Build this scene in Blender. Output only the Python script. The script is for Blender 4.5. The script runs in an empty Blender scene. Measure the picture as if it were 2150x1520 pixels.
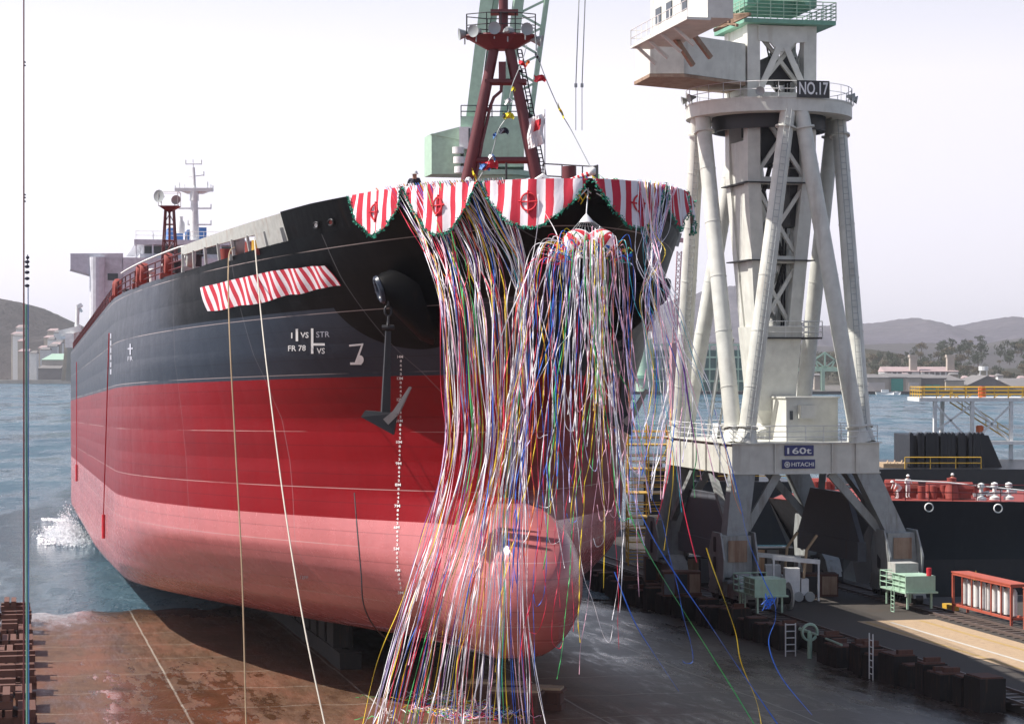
import bpy, bmesh, math, random
from mathutils import Vector, Matrix
from mathutils.bvhtree import BVHTree
R = math.radians
rnd = random.Random(17)

# ------------------------------------------------------------------ camera, sky, sun
F = 4600.0; CX = 1075.0; HY = 765.0; HC = 17.0; WATER = -0.6
scene = bpy.context.scene
col = scene.collection
cd = bpy.data.cameras.new('camera'); cam = bpy.data.objects.new('camera', cd); col.objects.link(cam)
cam.location = (0, 0, HC); cam.rotation_euler = (R(90), 0, 0)
cd.sensor_width = 36; cd.lens = F / 2150 * 36; cd.shift_y = 5 / 2150
cd.clip_start = 1; cd.clip_end = 30000
scene.camera = cam
SUN_EL = R(49); TO_SUN = Vector((-0.985, -0.03, 0)).normalized() * math.cos(SUN_EL); TO_SUN.z = math.sin(SUN_EL)
w = bpy.data.worlds.new('World'); scene.world = w; w.use_nodes = True
nt = w.node_tree
sky = nt.nodes.new('ShaderNodeTexSky'); sky.sky_type = 'NISHITA'; sky.sun_disc = False
sky.sun_elevation = SUN_EL; sky.sun_rotation = math.atan2(TO_SUN.x, TO_SUN.y)
sky.air_density = 1.0; sky.dust_density = 1.6; sky.ozone_density = 1.0
# thin bright veil of high cloud, thickest low down and towards the sun
_tc = nt.nodes.new('ShaderNodeTexCoord'); _sp = nt.nodes.new('ShaderNodeSeparateXYZ'); nt.links.new(_tc.outputs['Generated'], _sp.inputs[0])
_mr = nt.nodes.new('ShaderNodeMapRange'); _mr.inputs[1].default_value = .13; _mr.inputs[2].default_value = .27; _mr.inputs[3].default_value = .93; _mr.inputs[4].default_value = .05
nt.links.new(_sp.outputs[2], _mr.inputs[0])
_mx = nt.nodes.new('ShaderNodeMapRange'); _mx.inputs[1].default_value = -.3; _mx.inputs[2].default_value = .3; _mx.inputs[3].default_value = 1.12; _mx.inputs[4].default_value = .93
nt.links.new(_sp.outputs[0], _mx.inputs[0])
_hs = nt.nodes.new('ShaderNodeHueSaturation'); _hs.inputs['Color'].default_value = (9.5, 9.15, 10.1, 1); nt.links.new(_mx.outputs[0], _hs.inputs['Value'])
_mm = nt.nodes.new('ShaderNodeMix'); _mm.data_type = 'RGBA'
nt.links.new(_mr.outputs[0], _mm.inputs[0]); nt.links.new(sky.outputs[0], _mm.inputs[6]); nt.links.new(_hs.outputs[0], _mm.inputs[7])
nt.links.new(_mm.outputs[2], nt.nodes['Background'].inputs[0])
nt.nodes['Background'].inputs[1].default_value = 0.08
sd = bpy.data.lights.new('sun', 'SUN'); sd.energy = 5.0; sd.angle = R(0.5); sd.color = (1, .95, .88)
so = bpy.data.objects.new('sun', sd); col.objects.link(so)
so.rotation_euler = TO_SUN.to_track_quat('Z', 'Y').to_euler()
scene.view_settings.view_transform = 'Standard'; scene.view_settings.look = 'None'
scene.view_settings.exposure = 0.58; scene.view_settings.gamma = 1

# ------------------------------------------------------------------ coordinates
DX, DY = -0.2185, 0.9758          # along the ship / crane rails, away from the camera
def S(a, b, z): return Vector((DX * a + DY * b, DY * a - DX * b, z))
def at(x, y, Y): return Vector(((x - CX) / F * Y, Y, HC + (HY - y) / F * Y))
def pix(p): return (CX + F * p[0] / p[1], HY - F * (p[2] - HC) / p[1])
B0, HB, PITCH = 20.2, 14.6, 0.0223
def SH(a, v, wv): return S(a, B0 - v, HC - a * PITCH + wv - 11.27)     # v>0 starboard
def slipz(a): return WATER + .0223 * (159 - a)
def lerp(a, b, t): return a + (b - a) * t
def table(x, T):
    if x <= T[0][0]: return T[0][1]
    for (x0, y0), (x1, y1) in zip(T, T[1:]):
        if x <= x1: return y0 + (y1 - y0) * (x - x0) / (x1 - x0)
    return T[-1][1]
def catmull(P, n):
    out = []
    Q = [P[0]] + list(P) + [P[-1]]
    for i in range(1, len(Q) - 2):
        p0, p1, p2, p3 = Q[i - 1], Q[i], Q[i + 1], Q[i + 2]
        for k in range(n):
            t = k / n
            out.append(0.5 * ((2 * p1) + (p2 - p0) * t + (2 * p0 - 5 * p1 + 4 * p2 - p3) * t * t + (3 * p1 - p0 - 3 * p2 + p3) * t ** 3))
    out.append(Q[-2].copy())
    return out

# ------------------------------------------------------------------ materials
MATS = {}
def nodes_mat(name):
    m = bpy.data.materials.new(name); m.use_nodes = True
    return m, m.node_tree, m.node_tree.nodes['Principled BSDF']
def N(nt, typ, **kw):
    n = nt.nodes.new(typ)
    for k, v in kw.items(): setattr(n, k, v)
    return n
def math_(nt, op, a, b=None, c=None):
    n = nt.nodes.new('ShaderNodeMath'); n.operation = op
    for i, x in enumerate((a, b, c)):
        if x is None: continue
        if isinstance(x, (int, float)): n.inputs[i].default_value = x
        else: nt.links.new(x, n.inputs[i])
    return n.outputs[0]
def mix(nt, f, a, b, blend='MIX'):
    n = nt.nodes.new('ShaderNodeMix'); n.data_type = 'RGBA'; n.blend_type = blend
    for i, x in ((0, f), (6, a), (7, b)):
        if isinstance(x, (int, float)): n.inputs[i].default_value = x
        elif isinstance(x, tuple): n.inputs[i].default_value = (*x[:3], 1)
        else: nt.links.new(x, n.inputs[i])
    return n.outputs[2]
def ramp(nt, f, lo, hi):
    n = nt.nodes.new('ShaderNodeMapRange'); n.inputs[1].default_value = lo; n.inputs[2].default_value = hi
    nt.links.new(f, n.inputs[0]); return n.outputs[0]
def noise(nt, vec, scale, detail=4, rough=.55, out=0):
    n = nt.nodes.new('ShaderNodeTexNoise'); n.inputs['Scale'].default_value = scale
    n.inputs['Detail'].default_value = detail; n.inputs['Roughness'].default_value = rough
    if vec is not None: nt.links.new(vec, n.inputs['Vector'])
    return n.outputs[out]
def geo(nt): return nt.nodes.new('ShaderNodeNewGeometry').outputs['Position']
def mapping(nt, vec, s=(1, 1, 1), rz=0):
    n = nt.nodes.new('ShaderNodeMapping'); n.inputs['Scale'].default_value = s; n.inputs['Rotation'].default_value = (0, 0, rz)
    nt.links.new(vec, n.inputs[0]); return n.outputs[0]
def bump(nt, p, h, strength, dist=.1):
    n = nt.nodes.new('ShaderNodeBump'); n.inputs['Strength'].default_value = strength; n.inputs['Distance'].default_value = dist
    nt.links.new(h, n.inputs['Height']); nt.links.new(n.outputs[0], p.inputs['Normal'])

def paint(name, c, rough=.5, metal=0, dirt=.35, dcol=(.16, .07, .035), scale=.6, streak=3, amount=.55, spec=.5):
    """painted steel with rust streaks running down and mottled grime"""
    if name in MATS: return MATS[name]
    m, t, p = nodes_mat(name)
    g = geo(t)
    n1 = noise(t, mapping(t, g, (streak, streak, .35)), scale, 6, .65)
    n2 = noise(t, g, scale * 3.1, 5, .6)
    f = math_(t, 'MULTIPLY', ramp(t, n1, amount, amount + .22), dirt)
    c1 = mix(t, ramp(t, n2, .3, .75), tuple(x * .82 for x in c), tuple(min(1, x * 1.1) for x in c))
    t.links.new(mix(t, f, c1, dcol), p.inputs['Base Color'])
    t.links.new(math_(t, 'ADD', math_(t, 'MULTIPLY', n2, .25), rough - .12), p.inputs['Roughness'])
    p.inputs['Metallic'].default_value = metal
    p.inputs['Specular IOR Level'].default_value = spec
    MATS[name] = m; return m
def plain(name, c, rough=.6, emit=0, trans=0):
    if name in MATS: return MATS[name]
    m, t, p = nodes_mat(name)
    n = noise(t, geo(t), 2.2, 4)
    t.links.new(mix(t, ramp(t, n, .25, .8), tuple(x * .85 for x in c), tuple(min(1, x * 1.1) for x in c)), p.inputs['Base Color'])
    p.inputs['Roughness'].default_value = rough
    MATS[name] = m; return m

M_white = paint('crane_white_paint', (.62, .62, .57), .45, dirt=.45, dcol=(.2, .13, .08), scale=.35, amount=.56)
M_shadegrime = paint('shaded_grimy_crane_paint', (.30, .32, .32), .55, dirt=.6, dcol=(.10, .07, .05), scale=.6, amount=.5)  # dirty crane paint, darkened further for the ship's shadow on the lower portal
M_girder = paint('shaded_girder_grey', (.11, .12, .14), .5, dirt=.4, scale=.5)  # grey darkened too, so the tie girders read as shaded
M_whiteclean = paint('white_paint', (.75, .75, .74), .5, dirt=.15)
M_brownplate = paint('rusty_underside', (.34, .24, .17), .7, dirt=.7, amount=.45)
M_dark = paint('dark_steel', (.016, .016, .02), .55, dirt=.4, dcol=(.06, .03, .02))
M_green = paint('pale_green_paint', (.36, .52, .40), .5, dirt=.3, dcol=(.2, .16, .1))
M_green2 = paint('gallery_green_paint', (.16, .36, .26), .5, dirt=.3)
M_red = paint('mast_red_paint', (.12, .019, .024), .5, dirt=.3, dcol=(.06, .02, .02))
M_redox = paint('red_oxide', (.27, .045, .035), .6, dirt=.4)
M_rust = paint('rust_blocks', (.115, .05, .035), .85, dirt=.7, dcol=(.05, .03, .03), scale=2, amount=.5)
M_timber = paint('shade_dark_timber', (.016, .013, .012), .85, dirt=.5, scale=2)  # near black: shade under the hull and along the quay put into the colour
M_blue = paint('blue_sign', (.02, .03, .16), .4, dirt=.1)
M_black = paint('black_sign', (.012, .012, .016), .4, dirt=.05)
M_letter = plain('white_lettering', (.8, .8, .8), .5)
M_lettergrey = plain('grey_lettering', (.42, .43, .5), .5)
M_yellow = paint('yellow_rail_paint', (.55, .33, .04), .5, dirt=.3)
M_orange = plain('orange_drum', (.6, .12, .03), .5)
M_lamp = plain('lamp_housing', (.32, .34, .34), .4)
M_glass = plain('dark_window', (.02, .03, .04), .12)
M_bluep = plain('blue_tank', (.05, .16, .42), .5)
M_deckgrey = paint('bulwark_inner_grey', (.42, .42, .40), .6, dirt=.6, dcol=(.25, .1, .04), scale=1)
M_rope = plain('manila_rope', (.33, .24, .15), .9)
M_ropew = plain('pale_rope', (.6, .56, .48), .9)
M_skin = plain('skin', (.45, .27, .19), .6)
M_navy = plain('navy_cloth', (.03, .03, .05), .9)
M_whitecloth = plain('white_cloth', (.78, .76, .76), .9)
M_redcloth = plain('red_cloth', (.55, .025, .04), .9)
M_greengarland = plain('green_garland', (.015, .26, .17), .8)
M_conc = paint('quay_concrete', (.05, .042, .036), .85, dirt=.5, dcol=(.08, .05, .03), scale=.5, streak=1)  # base colour lowered to carry the shade of ship and crane
M_yline = plain('faded_yellow_line', (.40, .27, .10), .8)
M_wline = plain('faded_white_line', (.5, .47, .42), .8)
M_rail = plain('rail_steel', (.12, .09, .08), .45)

# ------------------------------------------------------------------ mesh builder
ORG = {}
class MB:
    def __init__(s): s.v = []; s.f = []; s.mi = []; s.cur = 0
    def quad(s, *p):
        i = len(s.v); s.v += [Vector(q) for q in p]; s.f.append(tuple(range(i, i + len(p)))); s.mi.append(s.cur)
    def add(s, V, Fs):
        i = len(s.v); s.v += [Vector(q) for q in V]
        for f in Fs: s.f.append(tuple(i + k for k in f)); s.mi.append(s.cur)
    def hexa(s, P):   # 8 points: bottom 4 then top 4
        s.add(P, [(3, 2, 1, 0), (4, 5, 6, 7), (0, 1, 5, 4), (1, 2, 6, 5), (2, 3, 7, 6), (3, 0, 4, 7)])
    def prism(s, base, h):   # base list of points, extrude by vector h
        n = len(base); P = [Vector(b) for b in base] + [Vector(b) + Vector(h) for b in base]
        s.add(P, [tuple(range(n))[::-1], tuple(range(n, 2 * n))] + [(i, (i + 1) % n, n + (i + 1) % n, n + i) for i in range(n)])
    def obox(s, a0, a1, b0, b1, z0, z1, fr=S):
        s.hexa([fr(a0, b0, z0), fr(a0, b1, z0), fr(a1, b1, z0), fr(a1, b0, z0), fr(a0, b0, z1), fr(a0, b1, z1), fr(a1, b1, z1), fr(a1, b0, z1)])
    def box(s, x0, x1, y0, y1, z0, z1):
        s.obox(x0, x1, y0, y1, z0, z1, lambda a, b, z: Vector((a, b, z)))
    def bar(s, p, q, wd, hd=None, up=(0, 0, 1), w2=None, h2=None):
        p, q = Vector(p), Vector(q); hd = hd or wd; d = (q - p)
        if d.length < 1e-6: return
        d.normalize(); u = Vector(up)
        if abs(d.dot(u)) > .97: u = Vector((DX, DY, 0))
        x = d.cross(u).normalized(); y = x.cross(d).normalized()
        w2 = w2 or wd; h2 = h2 or hd
        c = [(-1, -1), (1, -1), (1, 1), (-1, 1)]
        s.hexa([p + x * (i * wd / 2) + y * (j * hd / 2) for i, j in c] + [q + x * (i * w2 / 2) + y * (j * h2 / 2) for i, j in c])
    def tube(s, p, q, r, r2=None, n=8, cap=True):
        p, q = Vector(p), Vector(q); r2 = r if r2 is None else r2
        d = (q - p)
        if d.length < 1e-6: return
        d.normalize(); u = Vector((0, 0, 1)) if abs(d.z) < .95 else Vector((1, 0, 0))
        x = d.cross(u).normalized(); y = x.cross(d)
        V = [p + (x * math.cos(t) + y * math.sin(t)) * r for t in [2 * math.pi * k / n for k in range(n)]] + \
            [q + (x * math.cos(t) + y * math.sin(t)) * r2 for t in [2 * math.pi * k / n for k in range(n)]]
        Fs = [(k, (k + 1) % n, n + (k + 1) % n, n + k) for k in range(n)]
        if cap: Fs += [tuple(range(n))[::-1], tuple(range(n, 2 * n))]
        s.add(V, Fs)
    def path(s, P, r, n=5):
        rings = []
        for i, p in enumerate(P):
            d = (P[min(i + 1, len(P) - 1)] - P[max(i - 1, 0)])
            if d.length < 1e-6: d = Vector((0, 0, 1))
            d.normalize(); u = Vector((0, 1, 0)) if abs(d.y) < .9 else Vector((1, 0, 0))
            x = d.cross(u).normalized(); y = x.cross(d)
            rr = r(i / (len(P) - 1)) if callable(r) else r
            rings.append([p + (x * math.cos(2 * math.pi * k / n) + y * math.sin(2 * math.pi * k / n)) * rr for k in range(n)])
        V = [q for g in rings for q in g]; Fs = []
        for i in range(len(P) - 1):
            for k in range(n): Fs.append((i * n + k, i * n + (k + 1) % n, (i + 1) * n + (k + 1) % n, (i + 1) * n + k))
        Fs += [tuple(range(n))[::-1], tuple(range((len(P) - 1) * n, len(P) * n))]
        s.add(V, Fs)
    def lathe(s, c, prof, n=24, axis=(0, 0, 1), a0=0, a1=2 * math.pi):
        c = Vector(c); ax = Vector(axis).normalized(); u = Vector((1, 0, 0)) if abs(ax.x) < .9 else Vector((0, 1, 0))
        x = ax.cross(u).normalized(); y = ax.cross(x)
        full = abs(a1 - a0 - 2 * math.pi) < 1e-6; m = n if full else n + 1
        V = []
        for (r, h) in prof:
            for k in range(m):
                t = a0 + (a1 - a0) * k / n
                V.append(c + ax * h + (x * math.cos(t) + y * math.sin(t)) * r)
        Fs = []
        for i in range(len(prof) - 1):
            for k in range(n):
                k2 = (k + 1) % m
                Fs.append((i * m + k, i * m + k2, (i + 1) * m + k2, (i + 1) * m + k))
        s.add(V, Fs)
    def ball(s, c, r, n=10, sc=(1, 1, 1)):
        c = Vector(c); V = []; Fs = []
        for i in range(n + 1):
            ph = math.pi * i / n
            for k in range(n):
                t = 2 * math.pi * k / n
                V.append(c + Vector((r * sc[0] * math.sin(ph) * math.cos(t), r * sc[1] * math.sin(ph) * math.sin(t), r * sc[2] * math.cos(ph))))
        for i in range(n):
            for k in range(n): Fs.append((i * n + k, (i + 1) * n + k, (i + 1) * n + (k + 1) % n, i * n + (k + 1) % n))
        s.add(V, Fs)
    def rails(s, P, h=1.05, r=.03, rows=3, step=1.6, closed=False):
        """handrail along a polyline of base points"""
        if closed: P = list(P) + [P[0]]
        for p, q in zip(P, P[1:]):
            p, q = Vector(p), Vector(q); L = (q - p).length; n = max(1, round(L / step))
            for k in range(n + 1):
                b = p.lerp(q, k / n); s.tube(b, b + Vector((0, 0, h)), r, n=4)
            for j in range(1, rows + 1):
                z = Vector((0, 0, h * j / rows)); s.tube(p + z, q + z, r, n=4)
    def build(s, name, mat, parent=None, smooth=False, fix=True, origin=None):
        me = bpy.data.meshes.new(name)
        if parent is not None: o3 = ORG[parent.name]
        elif origin is not None: o3 = Vector(origin)
        else:
            xs = [v.x for v in s.v]; ys = [v.y for v in s.v]; zs = [v.z for v in s.v]
            o3 = Vector(((min(xs) + max(xs)) / 2, (min(ys) + max(ys)) / 2, min(zs)))
        me.from_pydata([tuple(v - o3) for v in s.v], [], s.f)
        mats = mat if isinstance(mat, (list, tuple)) else [mat]
        for m in mats: me.materials.append(m)
        if len(mats) > 1: me.polygons.foreach_set('material_index', s.mi)
        if fix:
            bm = bmesh.new(); bm.from_mesh(me)
            if smooth: bmesh.ops.remove_doubles(bm, verts=bm.verts, dist=1e-4)
            bmesh.ops.recalc_face_normals(bm, faces=bm.faces); bm.to_mesh(me); bm.free()
        if smooth:
            me.polygons.foreach_set('use_smooth', [True] * len(me.polygons))
            try: me.set_sharp_from_angle(angle=R(40))
            except Exception: pass
        me.update()
        o = bpy.data.objects.new(name, me); col.objects.link(o)
        if parent is not None: o.parent = parent
        else: o.location = o3
        ORG[o.name] = o3
        return o
def thing(name, loc, label, cat, group=None):
    o = bpy.data.objects.new(name, None); col.objects.link(o); o.location = loc; o.empty_display_size = .5
    ORG[o.name] = Vector(loc); return tag(o, label, cat, group)
def tag(o, label=None, cat=None, group=None, kind=None):
    if label: o['label'] = label
    if cat: o['category'] = cat
    if group: o['group'] = group
    if kind: o['kind'] = kind
    return o
def struct(o): o['kind'] = 'structure'; return o
def copy_tree(src, loc, rz=None, label=None):
    r = src.copy(); col.objects.link(r); r.location = loc; ORG[r.name] = Vector(loc)
    if rz is not None: r.rotation_euler = (0, 0, rz)
    if label: r['label'] = label
    for ch in src.children:
        c = ch.copy(); col.objects.link(c); c.parent = r
        for g in ch.children:
            d = g.copy(); col.objects.link(d); d.parent = c
    return r
_txt = {}
def text2d(s, bold=0.0):
    """glyph outlines as a flat mesh, cap height about 1"""
    k = (s, bold)
    if k in _txt: return _txt[k]
    c = bpy.data.curves.new('t', 'FONT'); c.body = s; c.size = 1.38; c.resolution_u = 3; c.offset = bold * .6
    o = bpy.data.objects.new('t', c); col.objects.link(o)
    dg = bpy.context.evaluated_depsgraph_get(); dg.update()
    me = bpy.data.meshes.new_from_object(o.evaluated_get(dg))
    V = [(v.co.x, v.co.y) for v in me.vertices]; Fs = [tuple(p.vertices) for p in me.polygons]
    bpy.data.objects.remove(o); bpy.data.meshes.remove(me)
    _txt[k] = (V, Fs); return _txt[k]
def sign_text(mb, s, o, ux, uz, nrm, wd, ht, bold=.03):
    """text in the plane o + ux*x + uz*z, fitted to wd x ht, thin solid"""
    V, Fs = text2d(s, bold); x0 = min(v[0] for v in V); x1 = max(v[0] for v in V); y0 = min(v[1] for v in V); y1 = max(v[1] for v in V)
    P = [Vector(o) + ux * ((v[0] - x0) / (x1 - x0) * wd) + uz * ((v[1] - y0) / (y1 - y0) * ht) + nrm * .03 for v in V]
    mb.add(P, Fs)
def tubes_person(name, loc, joints, label, cloth, helmet=True, sc=1.0, face=0):
    """joints: dict of body points; one skinned body mesh + clothing colours by height"""
    J = {'pel': (0, 0, .95), 'che': (0, .02, 1.30), 'nk': (0, 0, 1.50), 'hd': (0, -.02, 1.62), 'ht': (0, -.02, 1.74),
         'sl': (.19, 0, 1.42), 'el': (.27, -.05, 1.15), 'wl': (.25, -.22, .98), 'sr': (-.19, 0, 1.42), 'er': (-.27, -.05, 1.15), 'wr': (-.25, -.22, .98),
         'hl': (.1, 0, .9), 'kl': (.12, -.03, .5), 'al': (.12, .03, .08), 'fl': (.12, -.14, .04), 'hr': (-.1, 0, .9), 'kr': (-.12, -.03, .5), 'ar': (-.12, .03, .08), 'fr': (-.12, -.14, .04)}
    J.update(joints)
    RD = {'pel': .15, 'che': .16, 'nk': .06, 'hd': .095, 'ht': .07, 'sl': .075, 'el': .05, 'wl': .035, 'hl': .1, 'kl': .065, 'al': .045, 'fl': .04}
    keys = list(J); me = bpy.data.meshes.new(name)
    E = [('pel', 'che'), ('che', 'nk'), ('nk', 'hd'), ('hd', 'ht'), ('che', 'sl'), ('sl', 'el'), ('el', 'wl'), ('che', 'sr'), ('sr', 'er'), ('er', 'wr'),
         ('pel', 'hl'), ('hl', 'kl'), ('kl', 'al'), ('al', 'fl'), ('pel', 'hr'), ('hr', 'kr'), ('kr', 'ar'), ('ar', 'fr')]
    me.from_pydata([J[k] for k in keys], [(keys.index(a), keys.index(b)) for a, b in E], [])
    o = bpy.data.objects.new(name, me); col.objects.link(o)
    md = o.modifiers.new('skin', 'SKIN')
    for i, k in enumerate(keys):
        kk = k if k in RD else k[0] + 'l'
        me.skin_vertices[0].data[i].radius = (RD[kk] * 1.15, RD[kk] * .9)
        me.skin_vertices[0].data[i].use_root = (k == 'pel')
    sb = o.modifiers.new('s', 'SUBSURF'); sb.levels = 1
    dg = bpy.context.evaluated_depsgraph_get(); dg.update()
    m2 = bpy.data.meshes.new_from_object(o.evaluated_get(dg)); bpy.data.objects.remove(o)
    m2.name = name
    for m in (cloth[0], cloth[1], M_skin): m2.materials.append(m)
    for p in m2.polygons:
        c = p.center
        p.material_index = 2 if (c - Vector(J['hd'])).length < .17 or min((c - Vector(J['wl'])).length, (c - Vector(J['wr'])).length) < .09 else (0 if c.z > J['pel'][2] - .03 else 1)
        p.use_smooth = True
    root = thing('person', loc, label, 'person')
    b = bpy.data.objects.new('body', m2); col.objects.link(b); b.parent = root
    hm = MB(); hm.lathe(Vector(J['hd']) + Vector((0, 0, .04)), [(.165, 0), (.13, .02), (.12, .08), (.08, .13), (.0, .15)], 12)
    ORG[root.name] = Vector((0, 0, 0)); h = hm.build('helmet', M_whiteclean, root, True); ORG[root.name] = Vector(loc)
    root.rotation_euler = (0, 0, face); root.scale = (sc,) * 3
    return root

# ------------------------------------------------------------------ setting: water, slip, quay, hills
def water_mat():
    m, t, p = nodes_mat('sea_water')
    g = geo(t)
    n1 = noise(t, mapping(t, g, (.10, .05, 1), R(8)), 1.0, 10, .75)
    n2 = noise(t, mapping(t, g, (.35, .9, 1), R(-5)), 1.1, 6, .65)
    n4 = noise(t, mapping(t, g, (.06, .018, 1), R(4)), 1.0, 8, .7)
    n3 = noise(t, mapping(t, g, (.004, .02, 1)), 1.0, 3)
    p.inputs['Base Color'].default_value = (.03, .075, .10, 1)
    t.links.new(mix(t, ramp(t, n3, .35, .7), (.02, .07, .11), (.05, .12, .16)), p.inputs['Base Color'])
    t.links.new(ramp(t, n4, .35, .65), p.inputs['Roughness']); p.inputs['Specular IOR Level'].default_value = .5
    rr_ = t.nodes.new('ShaderNodeMapRange'); rr_.inputs[1].default_value = .42; rr_.inputs[2].default_value = .6; rr_.inputs[3].default_value = .05; rr_.inputs[4].default_value = .42; t.links.new(n4, rr_.inputs[0]); t.links.new(rr_.outputs[0], p.inputs['Roughness'])
    h = math_(t, 'ADD', math_(t, 'MULTIPLY', n1, 1.0), math_(t, 'MULTIPLY', n2, .35))
    bump(t, p, h, 1.0, 1.6)
    return m
mb = MB()
mb.quad((-9000, -200, WATER), (9000, -200, WATER), (9000, 16000, WATER), (-9000, 16000, WATER))
struct(mb.build('water', water_mat(), origin=(0, 200, WATER)))

def slip_mat():
    m, t, p = nodes_mat('wet_rusty_concrete')
    uv = t.nodes.new('ShaderNodeUVMap').outputs[0]
    sx = t.nodes.new('ShaderNodeSeparateXYZ'); t.links.new(uv, sx.inputs[0]); a, b = sx.outputs[0], sx.outputs[1]
    v = mapping(t, uv, (.10, .35, 1)); v2 = mapping(t, uv, (.5, .9, 1)); v3 = mapping(t, uv, (.35, 1.6, 1))
    n1 = noise(t, v, 1, 6, .6); n2 = noise(t, v2, 1.3, 8, .7); n3 = noise(t, v3, .8, 7, .68); n4 = noise(t, uv, 3.5, 5, .7)
    base = mix(t, ramp(t, n2, .3, .7), (.055, .022, .010), (.125, .065, .032))
    base = mix(t, math_(t, 'MULTIPLY', ramp(t, n1, .45, .62), .75), base, (.15, .055, .028))
    base = mix(t, math_(t, 'MULTIPLY', ramp(t, n4, .55, .75), .35), base, (.3, .23, .15))
    base = mix(t, math_(t, 'MULTIPLY', ramp(t, b, 26, 34), .8), base, mix(t, n2, (.018, .016, .017), (.06, .05, .045)))  # port side darkened in colour where the ship's shadow lies
    n5 = noise(t, mapping(t, uv, (.05, .13, 1)), 1, 3)
    wet = ramp(t, math_(t, 'ADD', math_(t, 'MULTIPLY', n3, .55), math_(t, 'ADD', math_(t, 'MULTIPLY', n5, .6), math_(t, 'MULTIPLY', ramp(t, a, 135, 160), .12))), .56, .74)
    base = mix(t, math_(t, 'MULTIPLY', wet, .55), base, (.05, .03, .018))
    # joints between the slabs
    ja = math_(t, 'LESS_THAN', math_(t, 'FRACT', math_(t, 'DIVIDE', a, 7.5)), .012)
    jb = math_(t, 'LESS_THAN', math_(t, 'FRACT', math_(t, 'DIVIDE', math_(t, 'ADD', b, 1.7), 9.2)), .012)
    j = math_(t, 'MAXIMUM', ja, jb)
    base = mix(t, math_(t, 'MULTIPLY', j, .6), base, (.36, .33, .28))
    t.links.new(base, p.inputs['Base Color'])
    t.links.new(math_(t, 'SUBTRACT', math_(t, 'SUBTRACT', .62, math_(t, 'MULTIPLY', ramp(t, b, 26, 34), .22)), math_(t, 'MULTIPLY', wet, .34)), p.inputs['Roughness'])
    msk = math_(t, 'MULTIPLY', ramp(t, b, 2.5, 5), math_(t, 'SUBTRACT', 1, ramp(t, b, 9.5, 14)))
    msk = math_(t, 'MULTIPLY', msk, math_(t, 'SUBTRACT', 1, ramp(t, a, 112, 128)))
    n6 = noise(t, mapping(t, uv, (.22, .9, 1)), .9, 8, .72)
    film = math_(t, 'MULTIPLY', ramp(t, math_(t, 'ADD', n6, math_(t, 'MULTIPLY', msk, .16)), .60, .625), math_(t, 'GREATER_THAN', msk, .02))
    film = math_(t, 'MAXIMUM', film, math_(t, 'MULTIPLY', ramp(t, a, 146, 158), .8))
    lnk = [l for l in t.links if l.to_socket == p.inputs['Roughness']][0].from_socket
    t.links.new(math_(t, 'SUBTRACT', lnk, math_(t, 'MULTIPLY', film, .55)), p.inputs['Roughness'])
    wet = math_(t, 'MAXIMUM', wet, film)
    dry = math_(t, 'SUBTRACT', 1, wet)
    bump(t, p, math_(t, 'MULTIPLY', math_(t, 'ADD', n2, n4), dry), .5, .06)
    return m
M_slip = slip_mat()
def uv_sheet(name, a0, a1, b0, b1, zf, mat, na=30, nb=12):
    mb = MB(); uvs = []
    V = [S(lerp(a0, a1, i / na), lerp(b0, b1, k / nb), zf(lerp(a0, a1, i / na), lerp(b0, b1, k / nb))) for i in range(na + 1) for k in range(nb + 1)]
    UV = [(lerp(a0, a1, i / na), lerp(b0, b1, k / nb)) for i in range(na + 1) for k in range(nb + 1)]
    Fs = [(i * (nb + 1) + k, i * (nb + 1) + k + 1, (i + 1) * (nb + 1) + k + 1, (i + 1) * (nb + 1) + k) for i in range(na) for k in range(nb)]
    mb.add(V, Fs); o = mb.build(name, mat, fix=False)
    ul = o.data.uv_layers.new(name='UVMap')
    for l in o.data.loops: ul.data[l.index].uv = UV[l.vertex_index]
    return o
_rz = random.Random(3)
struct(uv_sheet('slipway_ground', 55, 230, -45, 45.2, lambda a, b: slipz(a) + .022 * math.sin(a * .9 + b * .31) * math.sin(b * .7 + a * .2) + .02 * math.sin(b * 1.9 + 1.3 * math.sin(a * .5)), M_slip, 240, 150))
# quay on the port side: a solid block of ground with its edge wall
QZ = 1.2
mb = MB()
Qp = [(60, 45.2), (235, 45.2), (235, 59.2), (139, 59.2), (139, 190), (60, 190)]
mb.prism([S(a, b, -3.5) for a, b in Qp], (0, 0, 3.5 + QZ))
struct(mb.build('quay_ground', M_conc))
def qstrip(name, b0, b1, a0, a1, mat, dz=.004, lab=None):
    mb = MB(); mb.quad(S(a0, b0, QZ + dz), S(a0, b1, QZ + dz), S(a1, b1, QZ + dz), S(a1, b0, QZ + dz)); return struct(mb.build(name, mat))
M_planks = paint('sunlit_worn_planks', (.42, .30, .19), .8, dirt=.5, dcol=(.15, .1, .07), scale=1.2)
qstrip('walkway', 50.2, 55.4, 60, 127, M_planks)  # pale tan stands for sunlit ground; strip ends where the shade begins
qstrip('walkway_line', 50.5, 50.75, 60, 126.5, M_yline, .008)
qstrip('walkway_line', 54.0, 54.3, 60, 126.5, M_yline, .008)
qstrip('walkway_line', 51.9, 52.15, 60, 126, M_wline, .008)
for bb in (45.95, 57.0):
    mb = MB()
    for d in (-.75, .75): mb.obox(60, 230, bb + d - .05, bb + d + .05, QZ + .01, QZ + .16)
    for k in range(170): mb.obox(60 + k, 60.25 + k, bb - 1.1, bb + 1.1, QZ + .006, QZ + .05)
    tag(mb.build('crane_rail', M_rail), 'twin crane rail track on sleepers ' + ('along the slipway edge' if bb < 50 else 'beside the sunlit plank walkway'), 'rail track')

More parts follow.
